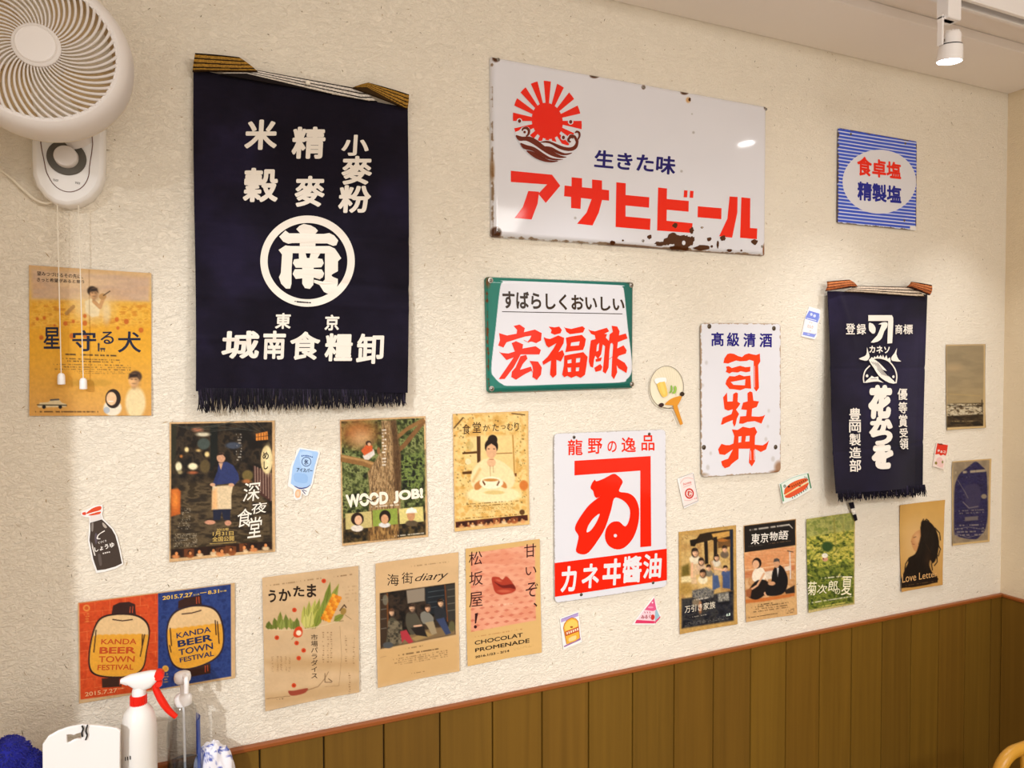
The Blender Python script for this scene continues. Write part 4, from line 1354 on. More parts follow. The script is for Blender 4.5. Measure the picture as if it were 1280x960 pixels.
a.E(422, 870, 34, 30, '#e8dcc4', soft=6).E(424, 835, 29, 36, '#2a1c16').E(418, 835, 19, 25, '#eac094').L([(408, 845), (424, 845)], 4, '#f4e8d8').E(400, 878, 12, 12, '#7a90b0', a=.5)
a.P([(140, 862), (150, 850), (180, 848), (195, 838), (220, 838), (232, 850), (250, 856), (248, 866), (145, 868)], '#d8c49a').E(165, 866, 7, 7, '#1e1a1a').E(226, 866, 7, 7, '#1e1a1a').L([(140, 858), (250, 860)], 4, '#3a3428').L([(190, 840), (220, 838)], 6, '#4a4a4a')
a.SM([(132, 878), (370, 878), (370, 890), (132, 890)], 1, '#4a3418', .8, .3)
a.mottle(0.05, 8, 77)
flyer('yellow flower field flyer beneath the wall fan', a, Q, 2, .003)

# night alley flyer
a = Art(200, 510, 4.8)
Q = [(57, 85), (688, 75), (690, 860), (57, 922)]
IN = [(68, 96), (673, 84), (672, 846), (65, 904)]
a.fill(TAN).mottle(.04, 60)
a.PN(IN, ['#17110b', '#2a2117', '#3d3020', '#1c150e'], 45, seed=9)
a.PN([(120, 440), (560, 440), (660, 600), (670, 850), (66, 850), (66, 560)], ['#2a2116', '#4a3c28', '#5c4c34', '#332818'], 40, 30, 4, (1.6, .6))
a.P([(68, 96), (100, 96), (95, 300), (68, 330)], '#2c2a1c', 8).P([(300, 95), (345, 95), (345, 300), (305, 380)], '#151712', 8)
for (x, y, rx, ry, c) in ((225, 130, 34, 14, '#a4664a'), (258, 158, 40, 13, '#d8cdb0'), (262, 215, 38, 34, '#46504a'), (112, 352, 19, 28, '#e6dcb4'), (197, 350, 28, 20, '#efe2b8'), (197, 388, 28, 9, '#a05834'), (160, 250, 12, 14, '#f4dc9c'), (282, 278, 14, 16, '#eccf8c'), (230, 255, 14, 8, '#caa86a'), (127, 290, 8, 8, '#c87a38'), (120, 385, 14, 12, '#9a8a62'), (440, 225, 46, 20, '#434a58'), (270, 350, 30, 40, '#5a4a2c'), (525, 405, 32, 32, '#6a5a30'), (520, 440, 26, 12, '#a8683c')):
    a.E(x, y, rx, ry, c, soft=10)
for k in range(6):
    a.L([(80 + 30 * k, 100 + 8 * k), (250 + 60 * k, 150 - 20 * k), (480 + 35 * k, 118 + 9 * k)], 3, '#4a4a40', .8)
a.P([(560, 345), (668, 395), (668, 565), (600, 520), (565, 440)], '#4a2c24', 8)
for k in range(7):
    a.L([(570 + 16 * k, 350 + 7 * k), (572 + 16 * k, 470 + 14 * k)], 5, '#a88a78', .9)
a.P([(575, 155), (645, 140), (648, 190), (576, 196)], '#e08a38', 5)
for k in range(4):
    a.L([(590 + 16 * k, 150), (590 + 16 * k, 195)], 3, '#4a2810')
a.L([(575, 175), (648, 166)], 3, '#4a2810')
a.E(640, 310, 35, 84, '#d8c088', soft=5).E(648, 310, 20, 74, '#eadba8', soft=20)
a.T('め', (616, 262, 652, 308), '#2c2418', .02).T('し', (622, 320, 648, 368), '#2c2418', .02)
a.P([(66, 488), (108, 483), (124, 500), (122, 636), (66, 652)], '#b85c20', 10).E(92, 550, 18, 50, '#e08434', soft=24)
a.P([(318, 600), (424, 600), (420, 672), (382, 672), (370, 620), (362, 672), (320, 672)], '#1c2034')
a.P([(352, 330), (400, 322), (440, 345), (470, 395), (476, 430), (440, 468), (420, 452), (330, 462), (326, 430), (345, 380)], '#2c3562', 5)
a.P([(352, 330), (378, 330), (365, 372)], '#c89a78').L([(350, 395), (326, 460)], 22, '#28305a').P([(315, 458), (335, 470), (430, 462), (440, 455), (428, 520), (428, 606), (312, 608)], '#dcc49c', 5).P([(312, 500), (340, 480), (345, 606), (312, 608)], '#e4b078', 16)
a.E(316, 460, 16, 10, '#d0a07c').E(428, 462, 17, 11, '#d0a07c').E(300, 686, 32, 13, '#c88e70').E(408, 690, 20, 16, '#c88e70')
a.E(366, 298, 26, 30, '#c99674').P([(342, 290), (345, 272), (370, 268), (392, 280), (390, 296), (378, 280), (350, 284)], '#2a1c14')
WH = '#f0e8da'
for ch, x0, y0, x1, y1 in (('深', 498, 446, 602, 558), ('夜', 548, 566, 642, 632), ('食', 465, 604, 552, 712), ('堂', 524, 654, 612, 776)):
    a.T(ch, [(x0, y0 + 6), (x1, y0 - 6), (x1, y1 - 6), (x0, y1 + 6)], WH, .006, .12)
a.SM([(600, 430), (604, 430), (604, 520), (600, 520)], 9, WH, .6)
GD = '#cfae60'
a.T('2015年', [(340, 722), (413, 718), (413, 736), (340, 740)], GD, .016).T('1月31日', [(317, 742), (441, 738), (441, 764), (317, 768)], GD, .012).T('全国公開', [(314, 772), (444, 766), (444, 796), (314, 802)], GD, .012)
a.L([(300, 815), (455, 806)], 3, GD)
a.SM([(130, 600), (185, 600), (185, 730), (100, 730)], 12, '#d8ccb4', .55, .5).SM([(78, 755), (225, 750), (225, 830), (78, 836)], 9, '#d8ccb4', .55, .42)
a.SM([(455, 150), (490, 150), (490, 320), (455, 320)], 10, WH, .6, .4)
a.P([(66, 850), (560, 806), (672, 800), (672, 846), (65, 902)], '#2c170c', 4)
smudge_heads(a, 80, 880, 660, 828, 9, ('#d88a50', '#1a0e08', '#8a4a22'), 21, 3)
a.mottle(0.1, 9, 77)
flyer('night alley flyer showing a cook in blue jacket and apron', a, Q, 3, .0022, (.001, .001, .002, .004))

# forest flyer
a = Art(410, 500, 4.74)
Q = [(70, 118), (575, 95), (590, 808), (82, 862)]
IN = [(78, 126), (568, 107), (578, 797), (91, 848)]
a.fill(TAN).mottle(.03, 50)
a.PN(IN, ['#1c1e0e', '#343a1a', '#545c2e', '#8a9056', '#363a1a'], 22, seed=12, lo=.25, hi=.75)
a.E(180, 190, 110, 75, '#b06a34', soft=90, a=.9).E(200, 230, 60, 50, '#d0a878', soft=60, a=.7)
a.PN([(400, 340), (575, 300), (575, 560), (440, 560)], ['#16180c', '#46522a', '#7c8c44', '#22260f'], 22, 30, 22)
a.L([(380, 330), (450, 270), (565, 130)], 26, '#7c5630').L([(400, 230), (470, 170), (560, 120)], 22, '#8c6438').L([(300, 400), (210, 370), (82, 345)], 42, '#876034').L([(300, 392), (210, 358), (82, 333)], 12, '#b48a54', soft=10)
a.PN([(315, 122), (402, 118), (415, 230), (430, 330), (432, 500), (425, 820), (238, 838), (246, 530), (235, 430), (318, 300)], ['#54402a', '#8a6a44', '#b8976a', '#6a5030'], 16, 10, 6, (.35, 2.2), .25, .75)
a.PN([(370, 122), (402, 118), (430, 330), (432, 540), (395, 540), (385, 330)], ['#3a2614', '#5a3e22'], 14, 16, 8, (.4, 2), a=.8)
a.P([(205, 330), (270, 290), (278, 322), (240, 355), (215, 352)], '#d8ccc0', 5).P([(196, 300), (230, 262), (262, 270), (265, 300), (215, 330)], '#c8582a', 6).E(240, 256, 17, 15, '#3a241a').E(244, 262, 10, 10, '#d8a47c').E(300, 300, 10, 22, '#8a5a34')
a.SM([(320, 170), (345, 168), (345, 395), (320, 395)], 12, '#f0e6d4', .85, .3, seed=8)
a.T('WOOD', [(103, 560), (356, 540), (357, 616), (112, 640)], '#f2e6d2', .055).T('JOB!', [(386, 540), (562, 520), (566, 598), (388, 614)], '#f2e6d2', .055)
a.LN([(180, 600), (230, 585), (260, 598), (300, 575)], 5, '#2c241a')
a.SM([(258, 625), (420, 612), (420, 630), (258, 642)], 1, '#f0e2cc', .8, .3)
a.PN([(88, 700), (578, 660), (578, 797), (90, 848)], ['#1c180e', '#3a2c18', '#5a4826'], 18, 10, 31)
a.PN([(235, 660), (415, 645), (420, 815), (240, 835)], ['#4a341c', '#7e5a30', '#a88048'], 14, 8, 14, (.5, 2))
a.P([(103, 673), (258, 659), (262, 754), (105, 768)], '#c2b070', 4).P([(264, 653), (410, 641), (414, 735), (267, 750)], '#8a9a3e', 4).P([(420, 645), (563, 631), (567, 719), (425, 735)], '#d4c478', 4)
a.E(172, 760, 36, 20, '#e0d4c4', soft=5).E(174, 705, 38, 38, '#2a1a12').E(180, 712, 22, 28, '#e0b08a').E(335, 740, 34, 16, '#d8d4d0', soft=5).E(338, 692, 34, 40, '#22160e').E(336, 706, 22, 28, '#d09a70').E(495, 730, 36, 18, '#5a4a34', soft=5).E(492, 682, 24, 34, '#c08a5e').P([(460, 672), (468, 648), (495, 636), (522, 648), (528, 668)], '#ece6d8')
a.SM([(395, 800), (572, 782), (572, 794), (395, 812)], 1, '#e8dcc4', .8, .3)
a.mottle(0.1, 8, 77)
flyer('forest flyer with a huge tree trunk and bold white lettering', a, Q, 5, .0022)

# snail diner flyer
a = Art(410, 500, 4.74)
Q = [(738, 82), (1185, 65), (1190, 735), (748, 778)]
a.fill('#d9b070')
a.PN([(748, 92), (1176, 75), (1180, 690), (757, 720)], ['#cfa052', '#e2bd74', '#e8c884', '#d8aa5c'], 40, 8, 3)
g = np.random.default_rng(5)
for k in range(150):
    x = g.choice([g.uniform(748, 850), g.uniform(1090, 1178), g.uniform(748, 1178)], p=[.4, .4, .2]); y = g.uniform(85, 620) if not (850 < x < 1090) else g.choice([g.uniform(80, 130), g.uniform(560, 600)])
    a.E(x, y, g.uniform(2, 6), g.uniform(2, 5), g.choice(['#6a5a28', '#8a6a2c', '#4a3a1c', '#a88a3c', '#b4883c']), g.uniform(0, 3), a=.8)
a.L([(748, 165), (800, 105)], 8, '#4a3016').L([(1090, 80), (1165, 88)], 7, '#5a3c1c')
a.P([(840, 215), (1110, 205), (1110, 440), (850, 450)], '#e6c684', 16).E(840, 270, 22, 26, '#b4a060', a=.5).E(830, 365, 18, 18, '#e8d8ac', a=.8)
a.P([(881, 215), (903, 214), (904, 372), (884, 372)], '#4c2c12', 3).P([(795, 310), (882, 303), (882, 316), (797, 322)], '#54340f', 3).P([(795, 425), (852, 420), (852, 438), (797, 440)], '#54340f', 3).L([(1000, 318), (1090, 314)], 5, '#8a5a28').L([(1095, 210), (1105, 440)], 8, '#b4843c').P([(1080, 440), (1118, 432), (1118, 452), (1085, 456)], '#6a3c14', 4)
a.E(980, 560, 165, 50, '#efdaa6', soft=12).P(catmull([(890, 372), (960, 345), (1040, 370), (1100, 430), (1105, 490), (1060, 530), (880, 530), (845, 460)], 4), '#ecd4a0', 8)
a.L([(900, 410), (860, 480)], 14, '#d8b070', soft=14)
a.P(catmull([(870, 500), (905, 475), (920, 500), (895, 530), (870, 530)], 3), '#c47e40', 6).P(catmull([(1015, 475), (1050, 490), (1060, 520), (1040, 520), (1010, 500)], 3), '#c47e40', 6)
a.E(968, 490, 70, 36, '#f2e4c0', soft=4).E(965, 474, 44, 9, '#c08440', soft=4).P([(918, 475), (935, 500), (928, 508), (914, 485)], '#6a3a18').P([(1012, 478), (998, 505), (1005, 510), (1018, 485)], '#6a3a18')
a.E(975, 236, 29, 30, '#24160e').E(968, 275, 40, 46, '#24160e').E(968, 302, 31, 44, '#dba87c').E(952, 290, 5, 3, '#3a2014').E(984, 290, 5, 3, '#3a2014').P([(935, 280), (968, 258), (1000, 280), (1000, 270), (968, 245), (936, 262)], '#24160e').E(968, 370, 26, 26, '#e0b084', soft=4).L([(958, 352), (980, 352)], 4, '#a8623c').L([(960, 390), (962, 450)], 2.5, '#8a6a44').L([(978, 390), (980, 430)], 2.5, '#8a6a44')
a.E(1160, 506, 26, 30, '#cc7430', soft=8).E(985, 548, 60, 12, '#c8a85c', a=.6)
for ch, x0, y0, x1, y1 in (('食', 796, 142, 842, 204), ('堂', 856, 130, 906, 194), ('か', 918, 146, 958, 184), ('た', 974, 140, 1012, 184), ('つ', 1022, 150, 1052, 172), ('む', 1060, 138, 1096, 180), ('り', 1104, 132, 1130, 184)):
    a.T(ch, (x0, y0, x1, y1), '#3c2410', .006)
a.SM([(800, 612), (1130, 590), (1130, 620), (800, 640)], 2, '#6a4c1c', .7, .4).SM([(850, 632), (1100, 612), (1100, 660), (850, 676)], 5, '#7a5c24', .6, .42).SM([(780, 698), (1130, 672), (1130, 686), (780, 710)], 1, '#5a3c14', .7, .4)
a.E(1150, 665, 16, 16, '#5a3a18', soft=5)
a.P([(755, 722), (1182, 680), (1184, 714), (757, 757)], '#4a1e10', 3)
smudge_heads(a, 775, 742, 1165, 700, 11, ('#d89a60', '#2c120a', '#a4582c'), 14, 6)
a.mottle(0.05, 9, 77)
flyer('cream yellow flyer of a woman in white holding a bowl', a, Q, 7)

# market magazine flyer
a = Art(310, 680, 4.571)
Q = [(80, 190), (628, 122), (632, 840), (97, 945)]
a.fill('#cbab82').mottle(.05, 120, 3, (2, .6)).mottle(.02, 12, 5)
a.P([(98, 670), (290, 640), (430, 660), (632, 655), (632, 720), (400, 712), (150, 715)], '#b08a58', 50, .5).P([(100, 860), (632, 780), (632, 838), (100, 930)], '#b89464', 30, .5)
g = np.random.default_rng(8)
def leaf(x0, y0, x1, y1, w, c, vein=True):
    d = np.array([x1 - x0, y1 - y0], float); n = np.array([-d[1], d[0]]) / np.linalg.norm(d) * w
    p = np.array([x0, y0], float)
    a.P([p, p + d * .3 + n, p + d * .7 + n * .7, p + d, p + d * .7 - n * .7, p + d * .3 - n], c, 4)
    if vein: a.L([p, p + d * .9], 2, '#4a4c1c', .8)
for (x, y, c) in ((120, 440, '#5c6624'), (150, 420, '#6a742c'), (185, 385, '#7a8234'), (215, 400, '#6e7830'), (240, 420, '#8a9040'), (262, 440, '#76803a'), (280, 420, '#68722c'), (135, 460, '#6a742c'), (200, 430, '#8a9244')):
    leaf(x + g.uniform(-12, 12), 490, x, y, 18, c)
for (x, y, c) in ((320, 350, '#b0ac50'), (350, 325, '#a0a048'), (385, 312, '#b8b458'), (410, 310, '#8c9038'), (330, 400, '#c4be68'), (400, 370, '#a8a648'), (430, 345, '#7c8630'), (365, 380, '#c0ba64')):
    leaf(350 + (x - 365) * .5, 484, x, y, 22, c)
leaf(430, 440, 470, 215, 24, '#6e7a2a'); leaf(415, 440, 440, 300, 18, '#7e8a34'); leaf(440, 420, 520, 225, 24, '#8a8e3c'); leaf(490, 440, 550, 400, 20, '#7e8434')
for k in range(9):
    t = k / 8
    for j in (-1, 0, 1):
        a.E(445 + 62 * t + j * 17, 430 - 128 * t + j * 7, 12, 11, ['#d88420', '#e8a030', '#cc7418'][(k + j) % 3], .5, soft=4)
a.L([(525, 380), (550, 348), (560, 362)], 7, '#4a3420').E(545, 385, 16, 20, '#9a7a3c', .4).L([(555, 405), (590, 430)], 2, '#6a5c30').L([(500, 445), (545, 438)], 3, '#6a5c30')
a.L([(102, 488), (200, 492), (330, 487), (440, 462), (520, 442)], 3, '#d8c49a')
RD = '#c8401a'
for (x, y, r) in ((433, 211, 13), (265, 377, 13), (165, 535, 13), (278, 566, 13), (318, 608, 13), (290, 652, 13), (262, 808, 13)):
    a.E(x, y, r, r, RD, soft=3).E(x, y, 4, 4, '#8a2c14')
a.P(catmull([(258, 520), (272, 480), (300, 472), (312, 495), (306, 525), (280, 535)], 3), RD).E(290, 508, 15, 15, '#ecd8b8').L([(250, 545), (262, 530)], 4, '#8a6a4a')
for ch, x0, y0, x1, y1 in (('う', 116, 262, 160, 334), ('か', 176, 256, 246, 326), ('た', 258, 240, 322, 300), ('ま', 336, 228, 390, 305)):
    a.T(ch, (x0, y0, x1, y1), '#2a1b0f', .03)
a.SM([(105, 232), (290, 208), (290, 222), (105, 246)], 1, '#7a5c38', .7).SM([(300, 204), (420, 188), (420, 200), (300, 218)], 1, '#7a5c38', .7).SM([(490, 182), (600, 165), (600, 180), (490, 196)], 1, '#6a4c2c', .7).SM([(540, 240), (620, 230), (620, 330), (540, 340)], 5, '#a08058', .4)
a.TV('市場パラダイス', (358, 514, 400, 770), '#3a2a1a', .004)
for x in (470, 452, 425, 185, 165, 232, 212, 135, 575, 555, 600):
    y0 = 500 if x in (470, 452, 425) else (640 if x < 300 else (520 if x != 575 else 720))
    a.SM([(x, y0), (x + 10, y0), (x + 10, y0 + (180 if x > 400 else 90)), (x, y0 + (180 if x > 400 else 90))], 14, '#6a4a2a', .65, .35, seed=x)
a.P(catmull([(230, 840), (260, 838), (300, 830), (342, 824), (330, 848), (290, 862), (245, 866)], 3), '#94402c').L([(340, 835), (400, 815), (435, 775), (460, 730)], 2.5, '#6a4a2a').L([(440, 740), (440, 790), (478, 790)], 3, '#4a3420').L([(460, 770), (480, 785)], 4, '#4a3420').L([(440, 815), (520, 810), (535, 640), (525, 470)], 2, '#8a6c48', .7)
a.L([(105, 885), (240, 868)], 2, '#6a4a2a').SM([(165, 884), (205, 878), (205, 888), (165, 894)], 1, '#4a3420', .8)
flyer('kraft paper magazine flyer with corn, greens and red dots', a, Q, 11, .006, (.001, .003, .003, .006))

# seaside town flyer
a = Art(310, 680, 4.571)
Q = [(725, 108), (1200, 45), (1205, 722), (738, 815)]
a.fill('#d0ac7e').mottle(.035, 110, 6, (2, .7)).mottle(.015, 12, 4)
a.P([(738, 600), (1205, 520), (1205, 720), (740, 812)], '#c89e62', 30, .6)
PH = [(753, 281), (1183, 221), (1186, 516), (757, 600)]
a.PN(PH, ['#120e0a', '#261c14', '#3a2c20', '#1a1410'], 40, 4, 9)
a.P([(905, 265), (1010, 250), (1010, 325), (912, 340)], '#8a7c6a', 6).P([(755, 290), (795, 284), (800, 560), (757, 575)], '#3a2a1c', 6).P([(790, 280), (800, 280), (806, 480), (796, 480)], '#6a3e1c', 4).P([(1010, 250), (1130, 235), (1140, 400), (1020, 400)], '#1c2024', 5).P([(1130, 235), (1183, 228), (1185, 430), (1140, 440)], '#34302a', 5)
for k in range(4):
    a.L([(760, 320 + 55 * k), (790, 315 + 55 * k)], 4, '#6a6256').L([(1142, 262 + 40 * k), (1182, 256 + 40 * k)], 4, '#6a6458').L([(1030, 275 + 30 * k), (1120, 262 + 30 * k)], 3, '#4a5458')
a.L([(1125, 235), (1140, 440)], 7, '#6a3a1c').E(785, 320, 16, 30, '#7c7866', a=.7)
a.P([(850, 540), (1050, 480), (1180, 470), (1186, 516), (757, 600), (800, 575)], '#7a6242', 12).P([(930, 540), (1020, 500), (1060, 520), (960, 555)], '#9c8050', 8)
a.P(catmull([(800, 440), (830, 420), (875, 470), (885, 540), (850, 580), (790, 575), (800, 500)], 3), '#4a4434', 5).PN([(800, 440), (880, 440), (885, 570), (795, 575)], ['#2a2820', '#6a5c48', '#8a7c62'], 12, 10, 15, a=.7)
a.P([(870, 500), (905, 490), (945, 560), (920, 570), (895, 545), (880, 565)], '#a8323a', 5).head(818, 388, 20, '#d8aa84', '#4a2c1a', .1)
a.P(catmull([(905, 400), (950, 385), (990, 450), (1000, 475), (940, 520), (905, 470)], 3), '#4c4638', 5).L([(950, 470), (990, 465)], 10, '#d0a484').P([(930, 480), (1000, 470), (1025, 530), (960, 520)], '#221c18', 6).head(936, 362, 23, '#dcae88', '#241812', 0, True).E(936, 385, 26, 16, '#241812', a=.3)
a.P(catmull([(985, 400), (1020, 385), (1060, 420), (1050, 450), (1000, 455)], 3), '#7a766a', 5).P([(1010, 450), (1060, 440), (1080, 510), (1050, 520), (1030, 480)], '#9a8868', 6).head(1026, 364, 21, '#d4a27c', '#2a1c14', 0, True)
a.P(catmull([(1065, 370), (1105, 355), (1135, 400), (1125, 440), (1075, 440)], 3), '#26282c', 5).P([(1075, 430), (1120, 420), (1160, 510), (1130, 520), (1100, 470)], '#343e5c', 6).head(1098, 334, 22, '#dcae86', '#1c1410', .1, True)
a.E(800, 578, 30, 18, '#4a4c4c', soft=5).E(1165, 470, 18, 30, '#5a5434', soft=8)
a.T('海', (795, 172, 862, 238), '#2a1c12', .002).T('街', (878, 162, 942, 226), '#2a1c12', .002)
a.T('diary', [(955, 175), (1147, 150), (1140, 212), (952, 226)], '#2a1c12', -.004, .35)
a.SM([(932, 122), (1150, 95), (1150, 108), (932, 134)], 1, '#8a6c44', .7).SM([(860, 628), (1090, 590), (1090, 606), (860, 644)], 1, '#4a3620', .8, .35).SM([(900, 592), (1000, 575), (1000, 588), (900, 604)], 1, '#6a5030', .7)
a.SM([(830, 655), (1140, 602), (1140, 645), (830, 700)], 4, '#6a5030', .6, .42).SM([(935, 735), (1010, 722), (1010, 732), (935, 745)], 1, '#6a5030', .7).L([(755, 650), (790, 640)], 2, '#a8845a')
flyer('kraft flyer with a photo of four seated women', a, Q, 13, .004, (.003, .001, .002, .005))

# pink lips flyer
a = Art(560, 660, 4.267)
Q = [(92, 110), (487, 57), (495, 660), (100, 732)]
a.fill('#d4ab6c').mottle(.03, 90, 6, (2, .7))
PK = [(120, 135), (463, 88), (469, 492), (122, 554)]
a.PN(PK, ['#dc9474', '#e0a080', '#d88c6c'], 60, 6, 4, (2, .6))
m_ = a._mask(PK, 3)
def lips_pattern(x, y, c):
    yy = y + (x - 120) * .14
    r = np.floor(yy / 30); xx = x / 52 + .5 * (r % 2)
    fx = (xx - np.floor(xx) - .5) * 52; fy = (yy / 30 - r - .5) * 30
    k = np.clip((1 - np.abs(fx) / 20 - np.abs(fy) / 9) * 3, 0, 1) * (.25 + .4 * np.clip((y - 240) / 260, 0, 1)) * m_(x, y)
    return c + (srgb('#bc5a44') - c) * k[:, None]
a.fn(lips_pattern)
a.P(catmull([(234, 264), (270, 262), (290, 275), (310, 258), (335, 280), (362, 325), (340, 345), (290, 356), (255, 345), (240, 310)], 4), '#a83824', 4)
a.P(catmull([(245, 285), (290, 305), (345, 300), (360, 325), (330, 320), (285, 318)], 4), '#6e1c14', 4).E(300, 337, 34, 8, '#d06a4c', soft=6, a=.7).E(270, 280, 16, 6, '#c85c40', .3, soft=5)
DK = '#341012'
for ch, x0, y0, x1, y1 in (('松', 111, 124, 182, 198), ('坂', 113, 232, 186, 306), ('屋', 113, 342, 184, 420), ('甘', 406, 84, 470, 156), ('い', 414, 206, 471, 250), ('ぞ', 414, 290, 480, 366), ('、', 456, 396, 476, 422)):
    a.T(ch, [(x0, y0 + 4), (x1, y0 - 4), (x1, y1 - 4), (x0, y1 + 4)], DK, .002)
a.S([(144, 456), (160, 452), (150, 508), (143, 510)], DK).C(146, 527, 8, DK, 9)
a.T('CHOCOLAT', [(142, 602), (398, 558), (398, 580), (142, 624)], '#22160e', .018).T('PROMENADE', [(144, 642), (434, 588), (434, 610), (145, 662)], '#22160e', .018)
a.T('2016.1/23 - 2/14', [(144, 682), (326, 648), (326, 660), (145, 694)], '#22160e', .022)
a.SM([(145, 575), (395, 534), (395, 546), (145, 586)], 1, '#a4683c', .7).SM([(340, 642), (460, 618), (460, 632), (340, 656)], 2, '#b08a50', .6).SM([(240, 404), (352, 392), (352, 412), (240, 424)], 1, '#ecc4a4', .6)
flyer('tan flyer with pink lips and vertical dark lettering', a, Q, 17, .003, (.001, .001, .003, .005))

# family on the porch flyer
a = Art(820, 620, 4.741)
Q = [(133, 213), (472, 172), (477, 757), (137, 817)]
IN = [(150, 236), (455, 195), (460, 738), (152, 786)]
a.fill('#bc9452').mottle(.03, 60)
a.PN(IN, ['#b48c50', '#caa868', '#a87e48'], 50, 6, 3)
a.P([(260, 225), (330, 212), (455, 197), (458, 300), (330, 260), (215, 290)], '#2a1e12', 6).P([(330, 225), (445, 205), (445, 235), (345, 262)], '#c8974c', 8).P([(200, 262), (255, 250), (230, 300), (205, 296)], '#1e160e', 5)
a.P([(285, 270), (306, 266), (310, 400), (290, 405)], '#1c140e', 5).P([(340, 245), (362, 240), (365, 470), (345, 470)], '#241a12', 4).P([(436, 200), (457, 197), (460, 560), (442, 560)], '#1e2430', 5).P([(365, 265), (440, 255), (442, 300), (366, 310)], '#6e4c28', 5).E(395, 262, 30, 9, '#a8682c')
a.P([(152, 420), (195, 400), (200, 470), (152, 480)], '#6a5a24', 16).P([(150, 480), (230, 470), (235, 510), (150, 515)], '#e0cc98', 8).E(175, 550, 40, 36, '#a88440', soft=24)
a.PN([(152, 610), (300, 590), (460, 560), (460, 738), (152, 786)], ['#15161c', '#23242c', '#3a3834', '#1a1a20'], 30, 12, 11)
a.P([(205, 380), (250, 380), (265, 520), (210, 520)], '#d0ae84', 8).P([(235, 470), (330, 440), (340, 540), (260, 580)], '#d4b070', 10).P([(335, 460), (365, 455), (380, 540), (335, 560)], '#46587c', 8).P([(340, 400), (385, 392), (395, 470), (345, 470)], '#c8a878', 8).P([(395, 470), (440, 440), (440, 550), (395, 545)], '#3c4c74', 8)
SK = '#e6b088'
a.PN([(215, 560), (300, 540), (345, 560), (340, 600), (260, 615), (215, 600)], ['#3a3c44', '#6a6458', '#8a8478', '#4a4a4c'], 9, 10, 3).PN([(365, 580), (430, 570), (435, 620), (370, 628)], ['#6a665c', '#a8a294', '#4a4844'], 9, 8, 5)
for (x, y, r, ln) in ((230, 332, 25, .1), (268, 386, 21, 0), (312, 424, 19, 0), (278, 456, 23, -.1), (357, 362, 20, .1), (407, 312, 20, 0), (411, 428, 18, 0)):
    a.E(x, y + 1.75 * r, r * 1.25, r * 1.1, {230: '#e2d2b2', 268: '#c8a888', 312: '#7a7260', 278: '#e6d6b0', 357: '#d8ccb4', 407: '#6a5a48', 411: '#42527a'}[x], soft=8)
    a.head(x, y, r, SK if x != 278 else '#c8946a', '#1e140e', ln, x in (230, 268, 278, 357))
a.L([(215, 400), (212, 480)], 12, SK).L([(330, 390), (350, 440)], 10, '#caa47c').L([(350, 430), (400, 440)], 9, SK)
a.E(240, 630, 26, 22, '#7a6a54', soft=10).E(262, 660, 10, 34, '#b4784c', soft=8)
a.T('万引き家族', [(166, 652), (350, 622), (354, 664), (170, 694)], '#e2d6c0', .004, .15)
a.SM([(225, 612), (310, 598), (310, 608), (225, 622)], 1, '#e8dcc8', .9, .3).SM([(165, 752), (440, 702), (440, 728), (165, 778)], 3, '#a8a090', .5, .45).SM([(200, 715), (300, 698), (300, 708), (200, 725)], 1, '#d8ccb8', .7)
a.SM([(148, 234), (190, 228), (190, 258), (148, 264)], 4, '#6a4c24', .8)
a.T('6.8', [(416, 697), (440, 692), (440, 708), (416, 713)], '#d0e0d0', .03)
a.mottle(0.12, 9, 77)
flyer('flyer of a family crowded on a wooden porch', a, Q, 19, .002)

# black headed flyer with two seated figures
a = Art(820, 620, 4.741)
Q = [(517, 175), (828, 135), (830, 700), (530, 745)]
a.fill('#cba06a').mottle(.03, 60)
a.PN([(524, 335), (824, 295), (824, 410), (526, 450)], ['#d89c6a', '#d08a58', '#e0b080'], 40, 8, 3, (3, .5))
a.PN([(526, 450), (824, 410), (824, 440), (526, 490)], ['#b86e44', '#c8845a'], 16, 8, 3, (3, .5))
a.PN([(526, 490), (824, 440), (822, 600), (530, 640)], ['#c89868', '#bc8450', '#d4a878'], 30, 10, 7)
a.L([(526, 440), (824, 400)], 4, '#e0b890').P([(640, 450), (700, 440), (695, 490), (650, 495)], '#dcc8b0', 6).P([(760, 420), (800, 410), (800, 440), (765, 445)], '#e0ccb4', 6)
a.L([(793, 330), (797, 490)], 7, '#d8ccc0').L([(780, 325), (812, 332)], 5, '#3a2c24').L([(640, 455), (660, 500)], 5, '#e0d0bc')
a.P([(760, 560), (822, 528), (822, 575), (770, 580)], '#2a201a', 6).P([(530, 615), (700, 595), (822, 575), (822, 592), (640, 625), (532, 635)], '#c06e34', 5)
a.P(catmull([(575, 450), (600, 425), (635, 430), (650, 470), (640, 500), (590, 510), (570, 490)], 3), '#ecdcc4', 4).P(catmull([(560, 540), (600, 500), (650, 500), (680, 540), (640, 590), (590, 615), (540, 590)], 3), '#1e1614', 5).P([(530, 560), (570, 540), (560, 600), (535, 596)], '#9a5a34', 6)
a.L([(640, 460), (600, 530), (570, 550)], 11, '#d8a47c').E(655, 578, 16, 12, '#d8a47c').E(598, 398, 27, 32, '#1e1410').E(592, 405, 20, 25, '#dca880')
a.P(catmull([(690, 450), (715, 410), (750, 420), (780, 480), (775, 545), (740, 585), (660, 590), (650, 550), (680, 520)], 3), '#161416', 4).P([(716, 425), (728, 425), (722, 480)], '#d8d0c8').E(685, 518, 22, 12, '#c8946c').E(714, 398, 19, 28, '#c8946c').P([(696, 392), (700, 372), (718, 368), (732, 376), (734, 400), (726, 386)], '#4a4440')
a.P([(522, 178), (826, 140), (826, 292), (525, 335)], '#1d1917', 3)
